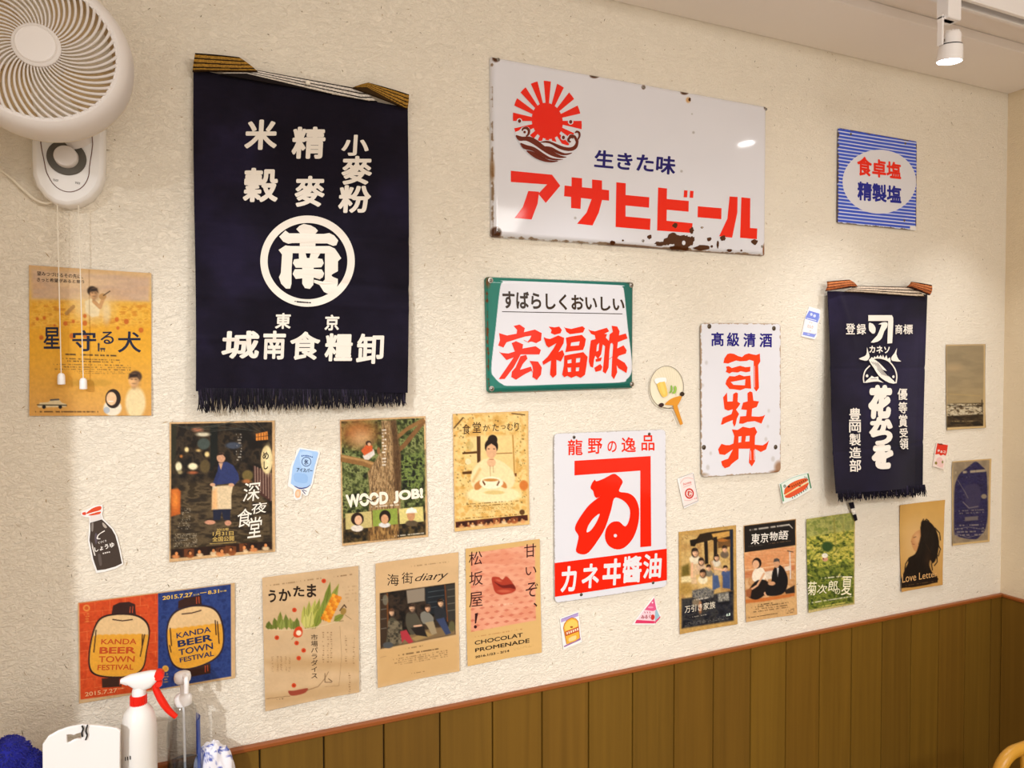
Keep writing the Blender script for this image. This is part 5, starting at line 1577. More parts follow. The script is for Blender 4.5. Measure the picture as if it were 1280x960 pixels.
for ch, x0, y0, x1, y1 in (('東', 562, 222, 614, 286), ('京', 618, 218, 668, 276), ('物', 672, 212, 722, 264), ('語', 726, 204, 784, 258)):
    a.T(ch, (x0, y0, x1, y1), '#efe8dc', .008, .1)
a.SM([(555, 192), (790, 160), (790, 180), (555, 212)], 1, '#c8beb0', .9, .25).SM([(535, 298), (640, 285), (640, 293), (535, 306)], 1, '#8a8074', .7).SM([(665, 280), (800, 262), (800, 270), (665, 288)], 1, '#8a6a4c', .7).L([(788, 168), (808, 190)], 5, '#c8beb0')
a.SM([(605, 640), (690, 628), (690, 640), (605, 652)], 1, '#3a2a18', .8, .3).SM([(565, 655), (785, 625), (785, 665), (570, 695)], 3, '#4a3820', .7, .4).SM([(535, 718), (725, 690), (725, 702), (535, 728)], 1, '#2c1e12', .9, .28).SM([(770, 672), (820, 664), (820, 694), (770, 700)], 3, '#2c1e12', .7, .4)
a.mottle(0.07, 8, 77)
flyer('flyer with a black header above two people seated by the sea', a, Q, 23, .0022)

# green leaves flyer
a = Art(820, 620, 4.741)
Q = [(885, 135), (1175, 95), (1172, 640), (897, 690)]
IN = [(890, 138), (1173, 100), (1170, 630), (900, 675)]
a.fill('#c0ac70')
a.PN(IN, ['#2c3814', '#62702a', '#a09c3c', '#d8c85e', '#6a742c'], 16, 4, 9, (1.2, .8), .22, .78)
a.PN([(890, 138), (1173, 100), (1173, 200), (890, 245)], ['#8a8e50', '#aaa860', '#74803c'], 22, 14, 17, a=.85)
a.PN([(892, 430), (1172, 390), (1170, 632), (900, 676)], ['#20300f', '#4a5a1e', '#7c8430', '#2c3c14'], 22, 14, 14, a=.8)
for k in range(46):
    x = g.uniform(900, 1160); y = g.uniform(260, 500)
    an = g.uniform(-1.2, 1.2)
    a.E(x, y, g.uniform(10, 24), g.uniform(3, 6), g.choice(['#cdbf5a', '#b0ac48', '#dccb70', '#8a9038', '#4a5a1e', '#9aa040']), an, a=.75, soft=5)
a.E(1015, 300, 34, 30, '#2f4a22', soft=14).L([(1055, 130), (1062, 290)], 12, '#8a8438', .6).L([(1108, 160), (1112, 240)], 8, '#8a8440', .6)
a.E(1002, 374, 17, 14, '#d49a78').E(1001, 353, 18, 14, '#e8e2d0').E(992, 372, 4, 4, '#4a2a1c')
for ch, x0, y0, x1, y1 in (('菊', 898, 506, 952, 588), ('次', 952, 524, 1014, 578), ('郎', 1018, 500, 1078, 566), ('の', 1060, 548, 1090, 582), ('夏', 1096, 476, 1162, 588)):
    a.T(ch, (x0, y0, x1, y1), '#efe6c4', .004, .12)
a.SM([(980, 482), (1100, 468), (1100, 482), (980, 496)], 1, '#e8e0c0', .9, .3).SM([(905, 628), (1160, 588), (1160, 602), (905, 642)], 1, '#e8e0c0', .85, .3).SM([(970, 650), (1120, 626), (1120, 636), (970, 662)], 1, '#d8c468', .9, .25)
a.mottle(0.12, 8, 77)
flyer('green leafy flyer with a tiny white capped head in the foliage', a, Q, 29, .003, (.003, .002, .002, .004))

# love letter flyer
a = Art(960, 540, 4)
Q = [(655, 365), (878, 338), (865, 762), (660, 797)]
a.grad((655, 350), (660, 797), '#c89a50', '#d0a560', '#c89a56', '#c0904c').mottle(.04, 60, 5)
a.E(745, 560, 60, 110, '#d8b078', soft=60, a=.6)
a.P([(715, 545), (722, 520), (738, 500), (765, 486), (775, 560), (745, 605), (730, 590), (722, 572)], '#bc8450', 6).E(735, 530, 8, 6, '#8a5830', soft=4).E(722, 548, 5, 5, '#9a5c3c')
a.P(catmull([(762, 480), (772, 448), (790, 442), (815, 455), (840, 490), (855, 545), (850, 600), (836, 645), (822, 656), (812, 640), (806, 665), (820, 700), (846, 750), (668, 778), (676, 710), (700, 655), (702, 630), (735, 610), (752, 570), (760, 530)], 3), '#160d08', 4)
for p_ in ([(765, 478), (768, 452), (778, 436)], [(780, 450), (792, 436), (805, 446)], [(835, 480), (858, 505), (862, 540)], [(850, 560), (862, 585), (852, 620)], [(845, 600), (846, 650), (832, 668)], [(770, 500), (758, 530), (752, 560)], [(700, 640), (688, 660), (684, 690)], [(830, 630), (818, 660), (822, 690)]):
    a.L(p_, 5, '#160d08')
a.P([(728, 520), (740, 500), (762, 488), (764, 520), (752, 560), (742, 596), (730, 588), (724, 568), (718, 560), (722, 552), (716, 540)], '#c48c58', 5).E(745, 530, 14, 30, '#d8a874', soft=14, a=.7).L([(728, 528), (740, 524)], 3, '#4a2c18').L([(722, 560), (732, 562)], 3, '#8a4a30')
a.L([(765, 470), (775, 445), (800, 452)], 4, '#160d08').E(800, 640, 14, 40, '#3a2412', soft=20, a=.5).L([(790, 560), (812, 600)], 3, '#4a3018', .6)
a.P([(664, 748), (846, 720), (848, 752), (664, 782)], '#1c1008', 5)
a.T('Love Letter', [(671, 712), (846, 694), (846, 722), (671, 754)], '#d8a86c', -.006)
a.SM([(672, 765), (840, 740), (840, 750), (672, 776)], 1, '#6a5030', .7)
flyer('tan flyer with the dark profile of a long haired woman', a, Q, 31, .004, (.001, .004, .003, .004))

# blue stamp flyer
a = Art(960, 540, 4)
Q = [(918, 147), (1115, 133), (1105, 548), (918, 567)]
IN = [(924, 152), (1108, 139), (1099, 540), (924, 558)]
a.fill('#cbab74')
a.PN(IN, ['#8c7a62', '#98866c', '#84745e'], 40, 4, 3)
BS = catmull([(1038, 148), (1070, 172), (1092, 200), (1097, 300), (1098, 420), (1085, 490), (1060, 520), (1040, 536), (985, 532), (945, 520), (932, 505), (930, 400), (933, 280), (945, 235), (962, 205), (1000, 175)], 3)
a.PN(BS, ['#1a163a', '#221d48', '#2e2a50', '#1a163a', '#5a5468'], 9, 4, 8, (1.6, .7), .3, .85)
a.P(catmull([(985, 270), (1050, 262), (1065, 320), (1050, 385), (1000, 390), (985, 330)], 3), '#3a3450', 8, .8)
a.SM([(935, 190), (1095, 178), (1095, 206), (935, 218)], 1, '#a8987c', .95, .3).L([(948, 240), (985, 300), (1000, 330)], 3, '#8a7e74', .7).L([(975, 350), (1005, 380), (1050, 372)], 5, '#8a7e78', .7).E(1080, 322, 14, 12, '#8a7c68', soft=5).SM([(935, 390), (1080, 382), (1080, 405), (935, 415)], 2, '#8a7e74', .7).P([(985, 425), (1050, 420), (1050, 440), (985, 446)], '#6a6060', 5)
a.SM([(935, 460), (1090, 455), (1090, 520), (935, 525)], 4, '#a09484', .7, .4, seed=9).L([(935, 488), (1000, 475), (1085, 488)], 3, '#8a8078', .8).L([(935, 505), (1000, 528), (1075, 508)], 3, '#8a8078', .8)
flyer('grey flyer with a dark blue pointed emblem near the corner', a, Q, 37, .002, (.002, .001, .001, .003))

# harbour sky flyer
a = Art(960, 320, 4)
Q = [(888, 443), (1085, 440), (1083, 858), (890, 870)]
IN = [(893, 448), (1079, 445), (1077, 850), (894, 858)]
a.fill('#c8ad7c')
a.grad((890, 440), (890, 860), '#8c7c60', '#948466', '#a08c68', '#b09664', '#a88c58')
a.PN(IN, ['#8a7a5e', '#a08e6c', '#948264'], 60, 8, 5, (2.2, .6), a=.55)
a.E(930, 560, 40, 16, '#b89c74', soft=20, a=.6).L([(905, 690), (1060, 700)], 5, '#b89c64', .5)
a.PN([(892, 738), (1080, 735), (1078, 852), (893, 858)], ['#2a2014', '#4a3a26', '#1c150e'], 16, 8, 9, (2.5, .6))
a.PN([(892, 738), (1080, 740), (1079, 790), (892, 800)], ['#4a3a28', '#b0a080', '#d0c4a8', '#5a4a34'], 9, 4, 11, (1.6, .8), .3, .75)
a.L([(895, 745), (985, 752), (1075, 748)], 4, '#2c2216').L([(1070, 720), (1072, 780)], 5, '#3a2c1c').SM([(905, 822), (1040, 820), (1040, 830), (905, 832)], 1, '#a08c64', .7)
a.P([(888, 858), (1084, 850), (1083, 858), (890, 870)], '#ccae7c', 3).P([(888, 443), (893, 443), (895, 870), (890, 870)], '#c0a274', 3).P([(1079, 441), (1085, 440), (1083, 858), (1077, 858)], '#ccb080', 3).P([(888, 443), (1085, 440), (1085, 446), (888, 449)], '#c8ac80', 3)
flyer('faded flyer of a harbour under a wide grey sky', a, Q, 41, .002)

# beer town festival flyer (landscape)
a = Art(80, 620, 3.692)
Q = [(65, 490), (788, 400), (790, 838), (70, 955)]
a.fill('#c8a578').mottle(.03, 60)
a.PN([(70, 495), (434, 449), (434, 892), (76, 940)], ['#c6441a', '#cc4c1e', '#bc3e16'], 20, 3, 3)
a.PN([(434, 449), (770, 407), (772, 832), (434, 892)], ['#22346c', '#2a3e78', '#1e2e62'], 20, 3, 5)
mk_ = a._mask([(72, 497), (432, 452), (432, 890), (78, 937)], 3)
def bricks(x, y, c):
    yy = (y + (x - 70) * .125 - 495) / 44
    r = np.floor(yy); xx = (x - 70) / 70 + .5 * (r % 2)
    k = np.maximum(np.clip(1.3 - np.abs(yy - r - .06) * 26, 0, 1), np.clip(1.3 - np.abs(xx - np.floor(xx) - .03) * 44, 0, 1)) * .55 * mk_(x, y) * (vnoise(x / 40, y / 30, 4) > .3)
    return c + (srgb('#dc7a40') - c) * k[:, None]
a.fn(bricks)
INK = '#2a1612'
def lantern(body, cap, base, split, ink, foamlow):
    a.P(cap, '#341a14', 3).P(base, '#3a2015', 3)
    b = catmull(body, 5); c = np.mean(b, 0)
    a.P(c + (b - c) * 1.03, ink, 3)
    a.P(c + (b - c) * .975, '#dcb884', 3)
    low = np.array([[min(p[0], 1e9), max(p[1], split(p[0]))] for p in (c + (b - c) * .975)])
    a.P(low, '#dc9c30', 4)
    for k in range(7):
        x = c[0] - 95 + k * 31; a.E(x, split(x) + 4, 17, 9, '#dc9c30', soft=5)
lantern([(150, 590), (200, 552), (300, 546), (365, 568), (393, 620), (380, 720), (365, 790), (320, 826), (240, 836), (150, 825), (118, 785), (122, 690)],
        [(226, 506), (255, 492), (300, 488), (328, 500), (332, 546), (218, 552)], [(174, 842), (265, 834), (265, 880), (176, 885)], lambda x: 642 - .02 * (x - 260), INK, 0)
lantern([(490, 565), (530, 526), (610, 506), (690, 520), (728, 580), (735, 680), (708, 740), (640, 780), (560, 799), (508, 780), (483, 720), (475, 630)],
        [(528, 485), (560, 470), (632, 458), (636, 502), (526, 520)], [(563, 802), (676, 772), (676, 818), (568, 838)], lambda x: 604 - .12 * (x - 600), '#2a1c24', 0)
for p in ([(148, 620), (138, 720)], [(372, 640), (352, 740)], [(362, 640), (360, 690)], [(225, 570), (270, 576), (315, 570)], [(490, 610), (496, 690)], [(708, 580), (716, 680)], [(698, 575), (702, 640)], [(545, 545), (590, 540), (632, 528)], [(488, 690), (494, 720)]):
    a.L(p, 5, INK)
for p in ([(306, 512), (304, 538)], [(318, 510), (316, 538)], [(258, 846), (258, 872)], [(612, 468), (612, 496)], [(622, 466), (624, 494)], [(652, 784), (652, 812)], [(662, 782), (664, 808)]):
    a.L(p, 3.5, '#c8502c')
OT, BT = '#bc4a1c', '#1e2a50'
for w, ql, qr in (('KANDA', [(173, 660), (336, 658), (334, 684), (171, 684)], [(518, 633), (676, 601), (678, 627), (520, 657)]),
                  ('BEER', [(165, 697), (332, 696), (330, 726), (163, 728)], [(523, 668), (683, 636), (685, 666), (526, 698)]),
                  ('TOWN', [(161, 739), (327, 738), (325, 766), (160, 768)], [(528, 708), (686, 675), (688, 705), (531, 736)]),
                  ('FESTIVAL', [(156, 779), (322, 776), (320, 801), (154, 804)], [(533, 747), (691, 713), (692, 737), (536, 768)])):
    b = .03 if w == 'BEER' else .014
    a.T(w, ql, OT, b).T(w, qr, BT, b)
a.T('2015.7.27', [(455, 462), (593, 444), (593, 464), (455, 480)], '#d8b054', .03).LN([(628, 448), (658, 444)], 3, '#d8b054', 0).T('8.31', [(664, 437), (716, 430), (716, 447), (664, 454)], '#d8b054', .03)
a.SM([(598, 450), (624, 446), (624, 460), (598, 464)], 1, '#d8b054', .9, .2).SM([(722, 434), (750, 430), (750, 444), (722, 447)], 1, '#d8b054', .9, .2)
a.T('2015.7.27', [(97, 906), (245, 886), (245, 905), (98, 925)], '#e0a878', .012).SM([(250, 885), (280, 880), (280, 892), (250, 896)], 1, '#e0a878', .9, .2)
a.E(104, 517, 16, 16, '#d8843c').E(104, 517, 9, 9, '#c6541e').SM([(92, 540), (118, 537), (118, 582), (92, 586)], 4, '#d8843c', .8, .3)
a.E(468, 797, 15, 15, '#d8a444').E(468, 797, 9, 9, '#c88c34').SM([(455, 818), (482, 815), (482, 862), (455, 866)], 4, '#d8a444', .7, .3)
a.mottle(0.05, 8, 77)
flyer('landscape beer festival flyer, half orange brick and half blue', a, Q, 43, .0025, (.003, .001, .002, .002))


# ------------------------------------------------------------------ small cut-out stickers
def sticker(label, art, outline, smooth=0, lift=.0016, edge='#efece8', extra=0.0):
    """a die-cut paper shape; the outline is its white border"""
    o = np.asarray(outline, float)
    if smooth: o = catmull(o, smooth)
    u, v = art.px(o[:, 0], o[:, 1])
    D = .0008 + lift
    def lift_at(x, y):
        return D + extra * ((y - o[:, 1].min()) / np.ptp(o[:, 1])) ** 2
    mb = MB()
    X, Z = W(u, v, D)
    n = len(o); ed = lin(srgb(edge))
    fr = [(X[i], -lift_at(o[i, 0], o[i, 1]), Z[i]) for i in range(n)]
    bk = [(X[i], -lift_at(o[i, 0], o[i, 1]) + .0008, Z[i]) for i in range(n)]
    mb.add(fr + bk, [tuple(t) for t in tessellate_polygon([[Vector((p[0], p[2], 0)) for p in fr]])] + [(i, (i + 1) % n, n + (i + 1) % n, n + i) for i in range(n)] + [tuple(range(n, 2 * n))], ed)
    boxes = []
    for p, F, c, dz in art.mesh:
        lo, hi = p.min(0) - .2, p.max(0) + .2; z = 0
        for lo2, hi2, z2 in boxes:
            if (lo < hi2).all() and (lo2 < hi).all(): z = max(z, z2 + 1)
        boxes.append((lo, hi, z))
        x, zz = W(p[:, 0], p[:, 1], D)
        yy = (p[:, 1] - art.oy) * art.s
        mb.add(np.stack([x, -(np.array([lift_at(0, q) for q in yy]) + .0003 + z * .0002 + dz), zz], 1), F, lin(c))
    return tag(mb.build('paper_sticker', M_STICKER, cols=True), label, 'sticker', 'cut-out food stickers on the wall')


a = Art(80, 620, 8.73)
a.S([(285, 292), (412, 255), (450, 290), (520, 360), (560, 430), (600, 580), (632, 735), (560, 770), (450, 800), (362, 812), (320, 690), (278, 480), (288, 380)], '#41342c')
a.S([(300, 300), (322, 294), (318, 380), (300, 380)], '#8a8078', 2).S([(418, 290), (440, 300), (470, 340), (450, 350), (425, 325)], '#b0a498', 2).S([(302, 500), (318, 545), (345, 650), (330, 650), (305, 560)], '#d8d0c8').S([(345, 400), (370, 440), (350, 530), (335, 460)], '#5a5058', 2).S([(370, 640), (400, 640), (415, 740), (390, 760)], '#5c504a', 2)
a.S([(245, 185), (300, 140), (360, 115), (405, 112), (402, 150), (330, 172), (250, 195)], '#d84a26', 2).S([(200, 183), (235, 175), (238, 205), (205, 205)], '#d8482a', 2).S([(270, 205), (330, 185), (400, 168), (392, 195), (330, 210), (275, 212)], '#d8502c', 2).S([(290, 215), (400, 195), (412, 248), (290, 280)], '#e4dcd8')
a.LN([(362, 465), (372, 430), (400, 405), (445, 378)], [16, 10, 9, 12], '#efe8e0').LN([(362, 465), (398, 465)], 10, '#efe8e0', 0)
a.T('しょうゆ', [(330, 560), (545, 500), (550, 555), (340, 610)], '#efe8e0', .03).T('てづくり', [(368, 500), (462, 474), (466, 496), (372, 526)], '#efe8e0', .02)
for k in range(4):
    a.C(430 + 22 * k, 625 - 5 * k, 9, '#d8d0c8', 8, 8, 0, .5)
sticker('paper soy sauce bottle sticker with red cap', a, [(185, 205), (190, 170), (240, 150), (330, 105), (420, 95), (425, 160), (415, 200), (428, 245), (540, 360), (585, 450), (620, 600), (648, 745), (560, 795), (450, 826), (352, 842), (300, 690), (262, 490), (275, 300), (275, 235), (200, 220)], 0)

a = Art(350, 550, 12)
a.S([(300, 135), (560, 175), (575, 200), (520, 400), (470, 650), (430, 700), (400, 715), (300, 710), (210, 690), (160, 650), (190, 400), (240, 260)], '#a4c6ee', 0).S([(300, 190), (480, 200), (450, 420), (330, 430)], '#b4d2f4', 3).S([(220, 500), (400, 520), (400, 640), (230, 620)], '#94bae8', 3)
a.RING(395, 325, 72, 72, 10, 10, '#24407c').T('氷', (360, 285, 425, 370), '#24305c', .02).T('アイスバー', [(245, 410), (490, 430), (485, 490), (250, 475)], '#1c2444', .02, .2)
for k in range(7):
    a.C(330 + 25 * k, 238 - 12 * math.sin(k * .52) + 3 * k, 10, '#3a5c9c', 12, 8, 0, .5)
a.LN([(215, 690), (300, 725), (400, 710), (460, 670)], [10, 22, 14, 6], '#3c4a8a').LN([(330, 750), (380, 810)], 12, '#3c4470', 0).LN([(345, 745), (400, 770)], 10, '#3c4470', 0)
a.S([(225, 800), (250, 745), (300, 745), (310, 800), (290, 860), (240, 860)], '#ecb890', 3).S([(245, 800), (260, 770), (285, 780), (285, 830), (255, 840)], '#f2ccae', 3)
sticker('blue ice pop sticker with a stick', a, [(290, 110), (590, 160), (600, 200), (545, 400), (495, 650), (450, 740), (420, 830), (380, 840), (330, 800), (320, 880), (250, 905), (205, 870), (200, 740), (115, 690), (150, 440), (190, 310), (215, 300), (250, 150)])

# little fan
a = Art(800, 450, 10.667)
th = np.linspace(0, 2 * math.pi, 48, endpoint=False)
ov = np.stack([348 + 228 * np.cos(th) * .98 + 10 * np.sin(th), 362 - 285 * np.sin(th)], 1)
a.S(ov, '#ece2c6')
for k in range(15):
    p = math.radians(35 + k * 8); a.LN([(440, 580), (440 + 420 * math.cos(p) * .9 - 40, 580 - 500 * math.sin(p))], 3, '#e4d6b0', 0) if 0 else None
for k in range(13):
    t = math.radians(20 + k * 11)
    a.LN([(425 + 60 * math.cos(t), 520 - 80 * math.sin(t)), (350 + 205 * math.cos(t + .1), 355 - 262 * math.sin(t + .1))], 3, '#dccfae', 0)
a.RING(348, 362, 229, 285, 7, 7, '#8a7f70', 64)
a.S([(190, 250), (330, 235), (340, 290), (300, 310), (215, 320)], '#f2f0ec', 3).S([(215, 320), (300, 290), (325, 300), (360, 450), (330, 490), (280, 480)], '#ecc460', 2).S([(255, 320), (290, 305), (330, 440), (300, 460)], '#f0d070', 2)
a.S([(400, 345), (418, 340), (428, 380), (415, 430), (385, 440), (385, 425), (402, 405)], '#8cb44c', 2).S([(445, 350), (472, 350), (480, 390), (465, 440), (430, 450), (425, 430), (445, 410)], '#98bc50', 2)
a.S([(320, 590), (400, 520), (470, 492), (545, 480), (530, 540), (495, 600), (478, 625), (440, 605), (380, 600)], '#dc9430', 2)
a.LN([(300, 630), (380, 645), (440, 645)], 6, '#5a4a3a')
a.S([(430, 600), (485, 600), (520, 720), (562, 850), (528, 868), (470, 730), (435, 640)], '#d8902c', 0)
a.C(273, 600, 36, '#3a2424', 28, 18, -.3).C(552, 453, 30, '#3a2c20', 30, 18)
sticker('round paper fan sticker with an orange handle', a, np.concatenate([np.stack([348 + 238 * np.cos(q) * .98 + 10 * np.sin(q), 362 - 295 * np.sin(q)], 1).reshape(-1, 2) for q in [np.radians(np.arange(-52, 245, 8))]] + [np.array([(330, 665), (430, 668), (465, 740), (520, 882), (575, 860), (530, 715), (498, 615)])]), 0, .002, '#ece4d2')

a = Art(840, 580, 16)
a.S([(150, 300), (410, 190), (515, 730), (240, 860)], '#ecdcd6').LN([(160, 390), (230, 300), (320, 275), (420, 295)], 10, '#d8a498').RING(345, 590, 90, 105, 26, 30, '#c8322a', 40).T('む', (305, 530, 395, 650), '#c8442e', .05)
a.T('home', [(220, 375), (380, 325), (385, 385), (225, 430)], '#d87a74', .01).LN([(225, 465), (390, 405)], 10, '#dca09a', 0)
a.LN([(240, 720), (340, 730), (430, 690)], 8, '#d89a94').C(455, 690, 10, '#d87a7a', 14).C(485, 682, 10, '#d87a7a', 14).LN([(230, 855), (515, 735)], 16, '#b8b0ac', 0).LN([(130, 280), (410, 180)], 8, '#9a9490', 0).LN([(420, 190), (520, 740)], 8, '#a09a94', 0)
sticker('pale packet sticker with a red ring mark beside the tall sake sign', a, [(105, 290), (430, 165), (535, 755), (240, 890)], 0, .0025)

a = Art(690, 740, 8)
a.S([(88, 275), (260, 210), (262, 240), (90, 305)], '#b49ccc').S([(118, 560 - 20), (285, 455), (285, 478), (122, 552)], '#9a6a9c').LN([(92, 272), (262, 208)], 5, '#7a6ab0', 0)
a.S([(112, 360), (120, 320), (150, 280), (195, 255), (235, 265), (258, 290), (275, 460), (230, 490), (145, 522)], '#e8ae3c', 0).LN([(145, 520), (112, 360), (122, 318), (150, 280), (195, 255), (235, 265), (258, 290), (276, 455)], 5, '#b4501c', 0)
a.S([(130, 330), (160, 295), (200, 275), (240, 290), (255, 340), (135, 385)], '#f0c860', 2).S([(128, 395), (262, 345), (268, 390), (135, 440)], '#c04420').C(192, 348, 15, '#a45a24', 9)
for k in range(6):
    a.S([(140 + 21 * k, 400 - 8 * k), (153 + 21 * k, 396 - 8 * k), (156 + 21 * k, 420 - 8 * k), (143 + 21 * k, 424 - 8 * k)], '#f0dcc0')
a.S([(165, 460), (235, 430), (235, 470), (170, 495)], '#ecd08c', 2)
sticker('orange bread bag sticker under the soy sauce sign', a, [(78, 265), (265, 195), (300, 500), (115, 575)], 0, .0022)

a = Art(690, 740, 8)
a.S([(1020, 58), (1045, 180), (1078, 240), (1025, 312), (828, 312), (905, 200)], '#f0ccd4').S([(1020, 58), (1043, 175), (1010, 190), (925, 178)], '#dc5a84').S([(1043, 170), (1075, 240), (1030, 290), (1030, 190)], '#9abcc8').S([(845, 278), (1025, 290), (1020, 314), (828, 312)], '#d83a64').S([(1080, 240), (1082, 255), (1030, 316), (1020, 300)], '#d8486c')
a.C(1003, 105, 8, '#f4dce4', 8).C(985, 152, 28, '#e890b0', 10).S([(990, 230), (1015, 225), (1025, 250), (1010, 278), (990, 270)], '#c8342c', 2).T('みるく', [(890, 230), (985, 222), (985, 262), (890, 268)], '#a4343c', .02)
for k in range(3):
    a.LN([(925 + 25 * k, 195), (930 + 25 * k, 212)], 7, '#b4485c', 0)
sticker('pink triangle milk carton sticker', a, [(1020, 38), (1055, 165), (1092, 240), (1030, 328), (800, 328), (895, 195)], 0, .002)

a = Art(960, 370, 13.71)
a.S([(705, 250), (880, 300), (878, 380), (835, 450), (640, 390), (650, 350)], '#7d8ee0').S([(875, 300), (882, 370), (840, 470), (838, 440)], '#93a4ea').S([(605, 615), (800, 655), (830, 640), (790, 710), (592, 665)], '#8d9ae4').C(740, 315, 22, '#d4dcf4', 26).C(795, 340, 24, '#d4dcf4', 26).LN([(660, 380), (825, 420)], 12, '#e8ecf8', 0)
a.S([(640, 392), (832, 450), (820, 650), (605, 612)], '#f6f2f4').T('ミルク', [(672, 480), (772, 510), (768, 570), (668, 545)], '#ecb4a4', .03).C(712, 450, 10, '#ecb8ac', 8).C(745, 460, 10, '#ecb8ac', 8).C(720, 598, 12, '#ecb8ac', 8).C(690, 655, 26, '#c8d0f4', 9, rot=.2)
sticker('blue milk carton sticker left of the small apron', a, [(705, 180), (895, 235), (890, 390), (850, 480), (835, 690), (800, 745), (570, 690), (590, 600), (630, 400)], 0, .0015, '#f4f2f4')

a = Art(960, 580, 16)
a.S([(235, 400), (600, 225), (790, 180), (870, 490), (560, 670), (300, 775)], '#e4ece0')
a.S([(780, 190), (805, 185), (870, 480), (845, 490)], '#3a7a4a').S([(235, 400), (262, 398), (320, 740), (292, 750)], '#5a9a70').LN([(240, 405), (520, 265), (785, 190)], 14, '#b4ccb8')
a.S([(322, 560), (335, 490), (450, 385), (600, 315), (720, 285), (780, 300), (785, 340), (560, 470), (330, 610)], '#dc5c2c', 2).S([(335, 650), (345, 625), (560, 500), (790, 370), (800, 410), (740, 500), (600, 590), (440, 670), (350, 672)], '#dc5430', 2).S([(330, 610), (560, 480), (790, 352), (795, 372), (560, 505), (340, 630)], '#f0d090', 0)
for k in range(9):
    a.LN([(470 + 38 * k, 430 - 18 * k), (480 + 38 * k, 465 - 18 * k)], 13, '#3a2414', 0)
for k in range(7):
    a.LN([(480 + 44 * k, 660 - 27 * k), (488 + 44 * k, 690 - 27 * k)], 14, '#2a2418', 0)
a.RING(328, 440, 24, 30, 12, 12, '#2a3420').C(410, 450, 24, '#3a2414', 20, 10, 0, .3).C(630, 435, 22, '#6a3a1c', 12).LN([(728, 245), (735, 285)], 10, '#2a2a24', 0).LN([(760, 255), (765, 290)], 10, '#2a2a24', 0).LN([(775, 440), (778, 500)], 12, '#3a2414', 0)
sticker('watermelon ice sticker with a red cut fruit', a, [(222, 400), (500, 250), (800, 165), (885, 495), (560, 690), (295, 795)], 0, .004)

a = Art(1150, 540, 6.4)
a.S([(138, 90), (222, 105), (215, 160), (205, 190), (185, 180), (165, 190), (150, 176), (122, 180)], '#d8321e').S([(122, 182), (205, 195), (188, 298), (106, 272)], '#eedcd0').T('チョコ', [(138, 138), (205, 150), (200, 172), (136, 160)], '#f0e4dc', .04).S([(140, 92), (175, 92), (185, 104), (160, 104)], '#7a2a18').S([(130, 215), (160, 200), (185, 230), (180, 285), (130, 265)], '#e8c0b8', 2).C(126, 248, 10, '#8a7a30', 12).C(178, 240, 7, '#8a8a50', 12)
sticker('red topped packet sticker right of the small apron', a, [(132, 84), (226, 100), (190, 303), (100, 275)], 0, .002, '#e8d8cc')

# ------------------------------------------------------------------ the counter with cleaning things, bottom left
TT = CAM_H - .765
mb = MB()
mb.box((-.46, -.62, TT - .03), (.012, -.019, TT), .003)
tb = thing('side_counter', 'low wooden counter top under the cleaning bottles', 'counter', (-.22, -.32, 0))
mb.build('worktop', M_TABLE, tb)
for (x, y) in ((-.42, -.58), (-.03, -.58), (-.42, -.06), (-.03, -.06)):
    MB().box((x - .02, y - .02, 0), (x + .02, y + .02, TT - .03), .002).build('leg', M_TABLE, tb)


def at(u, v, d):
    return P3(u, v, d)


M_MILKY = mat('milky_plastic', '#f6f3ee', 0.3, trans=.08, sss=.3)
def thin_clear(name, color, k, ior):
    """thin-walled clear plastic: lets light straight through, with a gloss that grows towards its edges"""
    m = bpy.data.materials.new(name)
    m.use_nodes = True
    nt = m.node_tree; N = nt.nodes; L = nt.links
    N.remove(N['Principled BSDF'])
    t = N.new('ShaderNodeBsdfTransparent'); t.inputs[0].default_value = (*lin(srgb(color)), 1)
    g = N.new('ShaderNodeBsdfGlossy'); g.inputs['Roughness'].default_value = 0.05
    f = N.new('ShaderNodeLayerWeight'); f.inputs['Blend'].default_value = k
    mx = N.new('ShaderNodeMixShader')
    L.new(f.outputs['Facing'], mx.inputs[0]); L.new(t.outputs[0], mx.inputs[1]); L.new(g.outputs[0], mx.inputs[2])
    L.new(mx.outputs[0], N['Material Output'].inputs[0])
    return m


M_CLEAR = thin_clear('clear_plastic', '#fafbfc', .09, 1.4)
M_LIQ = thin_clear('clear_gel', '#d6e0ef', .08, 1.3)
M_LABEL = mat('blue_label', '#1f49a8', 0.35)
M_LABELW = mat('white_label', '#eeeef0', 0.35)

# spray bottle
SD = .125
c = at(173.5, 900, SD); SX, SY = c[0], -SD
sz = lambda v: P3(173.5, v, SD)[2]
R = (W(196.5, 920, SD)[0] - W(150, 920, SD)[0]) / 2 * .985
sb = thing('spray_bottle', 'white spray bottle with red trigger and collar', 'spray bottle', (SX, SY, TT))
ctr = np.array([SX, SY, 0])
z1, z2, z3 = sz(878), sz(890), sz(915)
prof = [(0, TT + .0005), (R * .92, TT + .0005), (R, TT + .006), (R, z3), (R * .97, (z3 + z2) / 2), (R * .80, z2 + .002), (R * .52, z1 - .004), (R * .42, z1), (R * .42, z1 + .006), (0, z1 + .006)]
autosmooth(MB().lathe(prof, ctr, (0, 0, 1), 56).build('bottle_body', M_MILKY, sb), 50)
zc0, zc1 = sz(882), sz(868)
mb = MB()
mb.lathe([(R * .43, zc0), (R * .46, zc0 + .001), (R * .455, zc1 - .001), (R * .42, zc1)], ctr, (0, 0, 1), 40)
for k in range(30):
    t = 2 * math.pi * k / 30
    mb.tube([(SX + R * .458 * math.cos(t), SY + R * .458 * math.sin(t), zc0 + .001), (SX + R * .45 * math.cos(t), SY + R * .45 * math.sin(t), zc1 - .001)], .0008, 5)
autosmooth(mb.build('collar', M_RED, sb))
